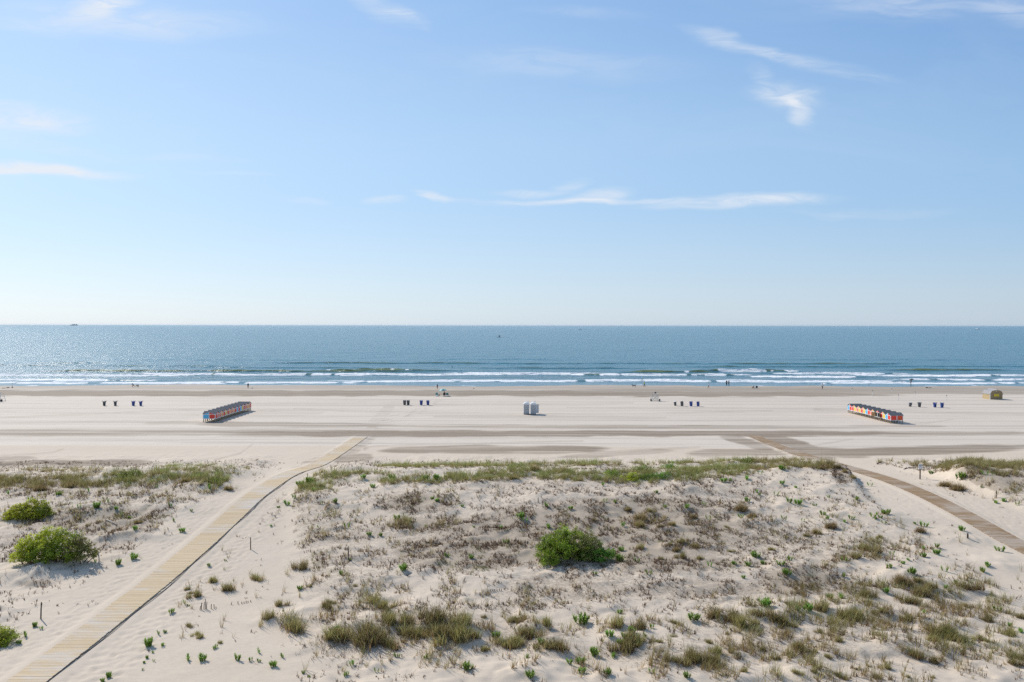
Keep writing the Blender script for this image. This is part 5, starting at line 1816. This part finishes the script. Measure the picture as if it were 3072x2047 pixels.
def zone(u, v):
    """landmark phrase for a spot on the dune, as one finds it in the picture"""
    if u > 2560 and v < 1500:
        return 'on the grassy dune right of the white sign'
    if v < 1462:
        return 'on the dune crest left of the pale boardwalk' if u < 780 else ('at the crest beside the pale boardwalk' if u < 1150 else ('on the crest grass between the boardwalks' if u < 2330 else 'on the crest by the eroded bank'))
    if u < 560 and v < 1720 and u < 760 - (v - 1450) * .9:
        return 'among the scrub left of the pale boardwalk'
    if u < 420 and v >= 1720:
        return 'in bare sand left of the lower boardwalk' if u < 240 else 'in bare sand right of the lower boardwalk'
    if v < 1720:
        if u < 1250:
            return 'on the stubbly slope between the pale boardwalk and the big bush'
        if u < 1620:
            return 'in the stubble left of the big green bush'
        if u < 2130:
            return 'in the stubble right of the big green bush'
        return 'on the sand slope below the brown boardwalk'
    if u < 800:
        return 'on the lower sand between the boardwalk and the long grass clumps'
    if u < 1500:
        return 'around the long grass clumps at the bottom centre'
    if u < 2150:
        return 'on the lower dune below the big bush'
    return 'on the grassy slope at the bottom right'


def place(name, cat, kinds, specs, size_ref, label_of, group_of):
    us, vs = [s[0] for s in specs], [s[1] for s in specs]
    X, Y, Z = at(us, vs)
    out = []
    for k, s in enumerate(specs):
        wm = s[2] * Y[k] / F
        o = new_obj(name, kinds(s, k))
        o.location = (X[k], Y[k], Z[k] - .02)
        sc_ = wm / size_ref
        o.scale = (sc_, sc_, sc_ * (1 if sc_ < 1 else sc_ ** -.35) * random.uniform(.9, 1.15))
        o.rotation_euler = (random.uniform(-.08, .08), random.uniform(-.08, .08), random.uniform(-.5, .5) + (math.pi if random.random() < .5 else 0))
        tag(o, label_of(s), cat, group_of(s))
        out.append(o)
    return out


specs = []
for tkn in CLUMPS.split(';'):
    q = tkn.split(',')
    specs.append((float(q[0]), float(q[1]), float(q[2]), 'b' if len(q) > 3 else 'g'))


def size_word(px):
    return 'big' if px >= 55 else ('mid-sized' if px >= 28 else 'small')


place('grass_clump', 'grass clump', lambda s, k: CM[1][k % 3] if s[3] == 'b' else CM[0][k % 4], specs, 1.05,
      lambda s: '%s %s grass clump %s' % (size_word(s[2]), 'brown' if s[3] == 'b' else 'olive', zone(s[0], s[1])), lambda s: '%s %s grass clumps %s' % (size_word(s[2]), 'brown' if s[3] == 'b' else 'olive', zone(s[0], s[1])))


# ------------------------------------------------------------------ leafy green plants
def plant_mesh(seed, stems, hh, dens):
    r = np.random.default_rng(seed)
    B, Hh, Wd, Az, Bd, C = [], [], [], [], [], []
    for s in range(stems):
        a = r.uniform(0, 2 * np.pi)
        rr = .16 * math.sqrt(r.random()) if stems > 1 else 0
        sx, sy, top = rr * math.cos(a), rr * math.sin(a), hh * r.uniform(.6, 1.1)
        nl = int(dens * r.uniform(.8, 1.2))
        for k in range(nl):
            t_ = k / max(nl - 1, 1)
            B.append((sx * (1 + .6 * t_), sy * (1 + .6 * t_), .02 + top * t_ ** .9))
            Hh.append(.24 * (1 - .45 * t_) * r.uniform(.8, 1.2))
            Wd.append(.048 * r.uniform(.8, 1.2))
            Az.append(k * 2.4 + r.normal(0, .3))
            Bd.append(1.0 - .75 * t_ * r.uniform(.7, 1.1))
            C.append(LEAF[r.integers(0, 4)] * r.uniform(.75, 1.25))
    C = np.array(C)
    return veg_mesh('goldenrod_plant', [blades(np.array(B), np.array(Hh), np.array(Wd), np.array(Az), np.array(Bd), C * .9, C * 1.1)], M_leaf)


PM = [plant_mesh(700 + k, n, h_, d_) for k, (n, h_, d_) in enumerate([(7, .20, 15), (4, .22, 13), (3, .16, 11), (9, .26, 15), (2, .24, 12), (5, .14, 12)])]
PLANTS = """268,1474,22;175,1485,22;88,1500,18;24,1482,16;237,1523,18;289,1524,28;325,1507,16;349,1529,14;366,1546,20;388,1556,12;512,1518,18;522,1565,14;550,1595,24;573,1534,12;397,1678,30;355,1694,24;287,1686,18;406,1590,16;470,1464,14;630,1467,24;49,1639,12;677,1683,10;628,1698,14
863,1515,26;884,1494,28;941,1474,18;905,1458,34;928,1450,30;1116,1463,20;1005,1508,16;836,1523,12;814,1579,10;1040,1582,26;1189,1559,28;1297,1497,14;1311,1505,16;1386,1521,12;1421,1583,12;1504,1587,18;1517,1631,22;1411,1675,20;1342,1671,20;1109,1606,18;1142,1608,14;1277,1580,12;954,1582,10;964,1513,16;1049,1681,12;1176,1438,24;1310,1440,26;1277,1438,22;1090,1435,18
1807,1456,16;1640,1520,20;1712,1528,18;1562,1554,26;1575,1565,20;1642,1585,26;1867,1578,22;1843,1508,18;1815,1505,16;1968,1479,14;1996,1525,18;2058,1523,26;2112,1516,18;2238,1438,24;2171,1445,24;2190,1443,16;2279,1422,20;2269,1477,14;2280,1487,16;2266,1672,30;1911,1686,22;1859,1685,30;1833,1672,26;2290,1693,18;2243,1698,20;2202,1694,16;2130,1698,22;2223,1552,18;2127,1559,20;2241,1505,18;1864,1654,20
2345,1409,22;2345,1451,18;2389,1464,16;2327,1486,20;2366,1507,22;2395,1513,26;2443,1518,14;2487,1494,14;2568,1499,22;2611,1459,20;2470,1546,22;2485,1559,22;2555,1557,20;2617,1549,28;2624,1557,16;2656,1543,32;2640,1554,16;2653,1572,18;2772,1579,26;2353,1561,22;2532,1567,16;2408,1564,14;2745,1572,14;2808,1641,28;2767,1647,18;2810,1662,24;2769,1671,20;2673,1665,20;2723,1681,14;2368,1680,28;2341,1696,26;2529,1683,22;2885,1592,20;2794,1422,16;2883,1435,30;2957,1425,24;2985,1510,18;3050,1515,16;3012,1505,14;2985,1425,20;2999,1654,28;2709,1691,14;2963,1698,16;2944,1463,14
104,1881,20;124,1889,18;78,1909,22;60,1930,20;517,1839,24;552,1811,16;566,1819,12;477,1902,20;446,1937,34;493,1899,14;490,1938,18;460,1958,14;565,1981,24;604,1982,32;710,1981,28;751,1982,22;326,2033,22;310,2045,18;643,1945,22;428,2010,12;441,1975,12;462,1984,12;432,1990,10
774,1960,22;848,1972,18;822,1999,28;778,1986,16;899,1770,20;1023,1724,16;1057,1997,26;1037,2026,22;1130,2018,20;1403,2010,34;908,2021,14;930,2031,12;1010,1893,26;1209,1710,30;1489,1912,30;1192,1971,22;1280,1977,22
1743,1870,50;2080,1858,42;2297,1819,36;1947,1724,26;1786,1724,16;1859,1840,20;1784,1968,34;1742,1989,30;1707,1992,24;1745,2017,28;1843,1971,26;1831,1909,30;1872,1916,26;1862,1932,24;1895,1899,26;1954,1883,24;1933,1909,16;1621,1932,26;1580,1973,18;1590,2033,32;1823,2022,26;1955,2017,26;2061,2033,24;2230,1734,14
2360,1724,28;2670,1706,26;2735,1720,26;2833,1713,26;2945,1716,26;2965,1703,16;2529,1729,18;2833,1764,26;2658,1778,20;2490,1795,22;2520,1795,26;2392,1831,28;2425,1831,32;2769,1839,20;2993,1832,24;3026,1878,24;3058,1896,26;2412,1811,18;2869,1749,18;2305,1811,20""".replace('\n', ';')
specs = [tuple(float(q) for q in tkn.split(',')) for tkn in PLANTS.split(';')]


def psize(px):
    return 'large bushy' if px >= 30 else ('leafy' if px >= 21 else 'small')


SPECIAL = {(1743, 1870): 'largest round green plant on bare sand below the big bush', (2080, 1858): 'large dense green plant at the left end of the lower grass ridge', (1403, 2010): 'large open green plant on clean sand at the bottom centre', (2297, 1819): 'large green plant above the grassy ridge below the brown stubble',
           (397, 1678): 'large green plant on open sand between the olive shrub and boardwalk', (355, 1694): 'yellow-green plant by the stake near the olive shrub', (550, 1595): 'green plant alone on clean sand left of the boardwalk', (1209, 1710): 'bright green plant at the upper edge of the central sand', (446, 1937): 'large green plant nearest the lower boardwalk on its right',
           (604, 1982): 'large green plant with a smaller twin at the bottom left', (863, 1515): 'lowest of the bright plants stepping down beside the pale boardwalk', (884, 1494): 'middle of the bright plants stepping down beside the pale boardwalk', (2611, 1459): 'green plant below the eroded bank at the brown boardwalk', (2885, 1592): 'green plant at the very edge of the brown boardwalk',
           (2656, 1543): 'largest green plant on the sand slope below the brown boardwalk', (1947, 1724): 'round green plant in stubble below the right end of the big bush', (1517, 1631): 'green plant just left of the big green bush', (1784, 1968): 'tall green plant with a spiky shadow at the bottom centre right', (60, 1930): 'pale green plant touching the cut-off shrub at the left edge', (2345, 1409): 'round green plant on the crest between fence pales and bank'}
place('goldenrod_plant', 'plant', lambda s, k: PM[(k * 7 + int(s[2])) % 6] if s[2] < 30 else PM[(0, 3)[k % 2]], specs, .52,
      lambda s: SPECIAL.get((int(s[0]), int(s[1])), '%s green plant %s' % (psize(s[2]), zone(s[0], s[1]))), lambda s: None if (int(s[0]), int(s[1])) in SPECIAL else '%s green plants %s' % (psize(s[2]), zone(s[0], s[1])))


# ------------------------------------------------------------------ shrubs
def shrub(u, v, blobs, nleaf, cols, label, seed, leaf=.11, twig=None, name='shrub', grow=(1, 1)):
    """blobs: (x, y, z, rx, ry, rz, weight, colour index) relative to the base"""
    x0, y0, z0 = at1(u, v)
    r = np.random.default_rng(seed)
    e = empty(name, (x0, y0, z0))
    tag(e, label, 'shrub')
    blobs = [(b[0] * grow[0], b[1], b[2] * grow[1], b[3] * grow[0], b[4], b[5] * grow[1], b[6], b[7]) for b in blobs]
    B, Nn, C = [], [], []
    tot = sum(b[3] * b[4] * b[6] for b in blobs)
    for (bx, by, bz, rx, ry, rz, wgt, ci) in blobs:
        # many small clusters of leaves on the outside of each lobe
        n = int(nleaf * rx * ry * wgt / tot * r.uniform(.65, 1.25))
        nc = max(6, n // 34)
        d = r.normal(size=(nc, 3))
        d[:, 2] = np.abs(d[:, 2]) * 1.0 - .12
        d /= np.linalg.norm(d, axis=1)[:, None]
        rad = r.uniform(.72, 1.10, nc)[:, None]
        cc = d * rad * np.array([rx, ry, rz]) + np.array([bx, by, bz])
        k = r.integers(0, nc, n)
        p_ = cc[k] + r.normal(0, 1, (n, 3)) * np.array([.10, .10, .075])
        B.append(p_)
        Nn.append(d[k] * .7 + r.normal(0, .55, (n, 3)) + np.array([0, 0, .35]))
        cb = cols[ci] * r.uniform(.72, 1.28, (nc, 1))
        C.append(cb[k] * r.uniform(.78, 1.22, (n, 1)))
    for (bx, by, bz, rx, ry, rz, wgt, ci) in blobs:           # stray shoots that break the outline
        for q in range(int(7 * (rx + ry))):
            d = r.normal(size=3)
            d[2] = abs(d[2]) * 1.1 + .05
            d /= np.linalg.norm(d)
            m_ = r.integers(8, 18)
            tt = r.uniform(.85, 1.32, m_)[:, None] * r.uniform(.92, 1.08)
            B.append(d * tt * np.array([rx, ry, rz]) + np.array([bx, by, bz]) + r.normal(0, .035, (m_, 3)))
            Nn.append(r.normal(0, .6, (m_, 3)) + np.array([0, 0, .5]))
            C.append(np.repeat(cols[ci][None] * r.uniform(.8, 1.35), m_, 0))
    B, Nn, C = np.concatenate(B), np.concatenate(Nn), np.concatenate(C)
    gz = hgt(B[:, 0] + x0, B[:, 1] + y0) - z0
    B[:, 2] = np.maximum(B[:, 2], gz + .04)
    Nn /= np.linalg.norm(Nn, axis=1)[:, None]
    n = len(B)
    a = np.cross(Nn, r.normal(size=(n, 3)))
    a /= np.linalg.norm(a, axis=1)[:, None]
    b = np.cross(Nn, a)
    L = leaf * r.uniform(.7, 1.3, (n, 1))
    V = np.stack([B - a * L * .6, B - b * L * .30 + Nn * L * .06, B + a * L * .6, B + b * L * .30 + Nn * L * .06], 1).reshape(-1, 3)
    me = np_mesh('crown', V, np.arange(n * 4), np.arange(n) * 4, np.full(n, 4), [M_leaf])
    set_col(me, 'tint', np.repeat(C, 4, 0))
    new_obj('crown', me, e)
    tw = MB()
    for (bx, by, bz, rx, ry, rz, wgt, ci) in blobs:
        for q in range(3):
            g0 = Vector((bx + r.normal(0, .15), by + r.normal(0, .15), 0))
            g0.z = float(hgt(g0.x + x0, g0.y + y0)) - z0 - .05
            tp = Vector((bx + r.normal(0, .6) * rx, by + r.normal(0, .6) * ry, bz + rz * r.uniform(.4, .95)))
            tw.tube([g0, (g0 + tp) / 2 + Vector((r.normal(0, .08), r.normal(0, .08), .1)), tp], [.035, .022, .008], 5)
    tw.build('branches', M_bark, e)
    return e


BC = np.array([[.205, .265, .030], [.270, .345, .038], [.225, .225, .062], [.170, .300, .038], [.250, .230, .085], [.460, .510, .048]])
shrub(1716, 1676, [(-.2, .3, .35, 1.5, 1.2, 1.10, 1, 1), (-1.25, -.35, .2, 1.0, .9, .95, 1, 0), (.75, .1, .25, 1.1, 1.0, 1.05, 1, 2), (1.35, -.05, .1, 1.0, .8, .70, 1, 3), (2.05, -.1, .05, .75, .6, .50, 1, 3), (-.35, -.55, .15, 1.1, .7, .80, 1, 1), (-1.6, .35, .15, .8, .7, .75, 1, 0), (-.9, .85, .3, .9, .8, 1.0, 1, 0), (.2, .9, .3, .9, .7, 1.0, 1, 1), (-1.45, -.9, .0, .65, .5, .6, 1, 1), (.6, -.5, .1, .8, .6, .65, .9, 2)], 17000, BC, 'big rounded green bush in the middle of the dune', 801, grow=(1.10, 1.40))
shrub(92, 1548, [(-.7, 0, .1, 1.0, .9, .85, 1, 5), (.2, .2, .25, 1.1, .9, 1.05, 1, 5), (1.0, .1, .1, .8, .8, .85, 1, 1), (-1.3, -.2, 0, .7, .6, .5, 1, 5), (.3, -.5, .0, 1.0, .5, .6, 1, 5)], 10500, BC, 'bright yellow-green shrub at the left edge, upper of two', 802)
shrub(158, 1675, [(-1.4, .1, .25, 1.1, 1.0, 1.05, 1, 5), (-.5, .4, .4, 1.2, 1.0, 1.25, 1, 5), (.6, .3, .35, 1.2, 1.0, 1.15, .9, 1), (1.5, .2, .2, 1.0, .9, .95, .8, 4), (2.2, .1, .1, .7, .7, .70, .7, 2), (-1.7, -.4, .05, .8, .6, .75, 1, 5), (-.6, -.5, .1, 1.1, .6, .85, 1, 1), (.7, -.5, .05, 1.1, .6, .75, .8, 1)], 16500, BC, 'large olive shrub with bare twigs on its right, below the yellow-green one', 803, grow=(1, 1.18))
shrub(-6, 1928, [(-.3, .1, .1, .8, .7, .62, 1, 5), (.45, .0, .1, .6, .6, .55, 1, 1), (.1, -.45, .0, .6, .45, .45, 1, 5)], 5200, BC, 'bright green shrub cut off by the left edge beside the lower boardwalk', 804, .075)
for k, (u, v, w, ci, lab) in enumerate([(1893, 1440, 1.15, 5, 'yellow-green low shrub in the crest grass, leftmost of the leafy patch'), (1945, 1438, .9, 3, 'low green shrub at the front of the leafy crest patch'), (1985, 1434, .9, 3, 'low green shrub at the right end of the leafy crest patch'), (1925, 1414, 1.0, 0, 'dark green low shrub behind the leafy crest patch'), (2240, 1388, .9, 0, 'dark green low shrub in the crest grass left of the eroded bank'), (385, 1432, 1.3, 0, 'low green shrub in the crest grass above the scrub at the left'), (640, 1448, .9, 0, 'low green shrub at the end of the left crest, beside the boardwalk gap'), (1550, 1402, .8, 0, 'low green shrub in the crest grass left of centre'), (2010, 1404, 1.0, 3, 'green low shrub in the back of the crest grass, right of centre'), (1835, 1425, .8, 1, 'green low shrub in the crest grass, beside the yellow-green one')]):
    shrub(u, v, [(-.4 * w, 0, .05, .6 * w, .5 * w, .42 * w, 1, ci), (.35 * w, .1, .1, .65 * w, .5 * w, .50 * w, 1, ci), (0, -.2 * w, .0, .6 * w, .4 * w, .35 * w, 1, ci)], int(1500 * w * w), BC, lab, 820 + k, .08)

# ------------------------------------------------------------------ haze over the sea
M_haze = bpy.data.materials.new('haze')
M_haze.use_nodes = True
t = M_haze.node_tree
t.nodes.clear()
vo = N(t, 'ShaderNodeVolumePrincipled')
vo.inputs['Color'].default_value = (.80, .88, .97, 1)
vo.inputs['Density'].default_value = 1.1e-5
vo.inputs['Anisotropy'].default_value = 0.2
mo = N(t, 'ShaderNodeOutputMaterial')
t.links.new(vo.outputs[0], mo.inputs['Volume'])
hz = MB().box(-90000, 90000, -90, 90000, -13, 42).build('haze', M_haze)
hz['kind'] = 'stuff'
hz['label'] = 'thin sea haze that pales the horizon'
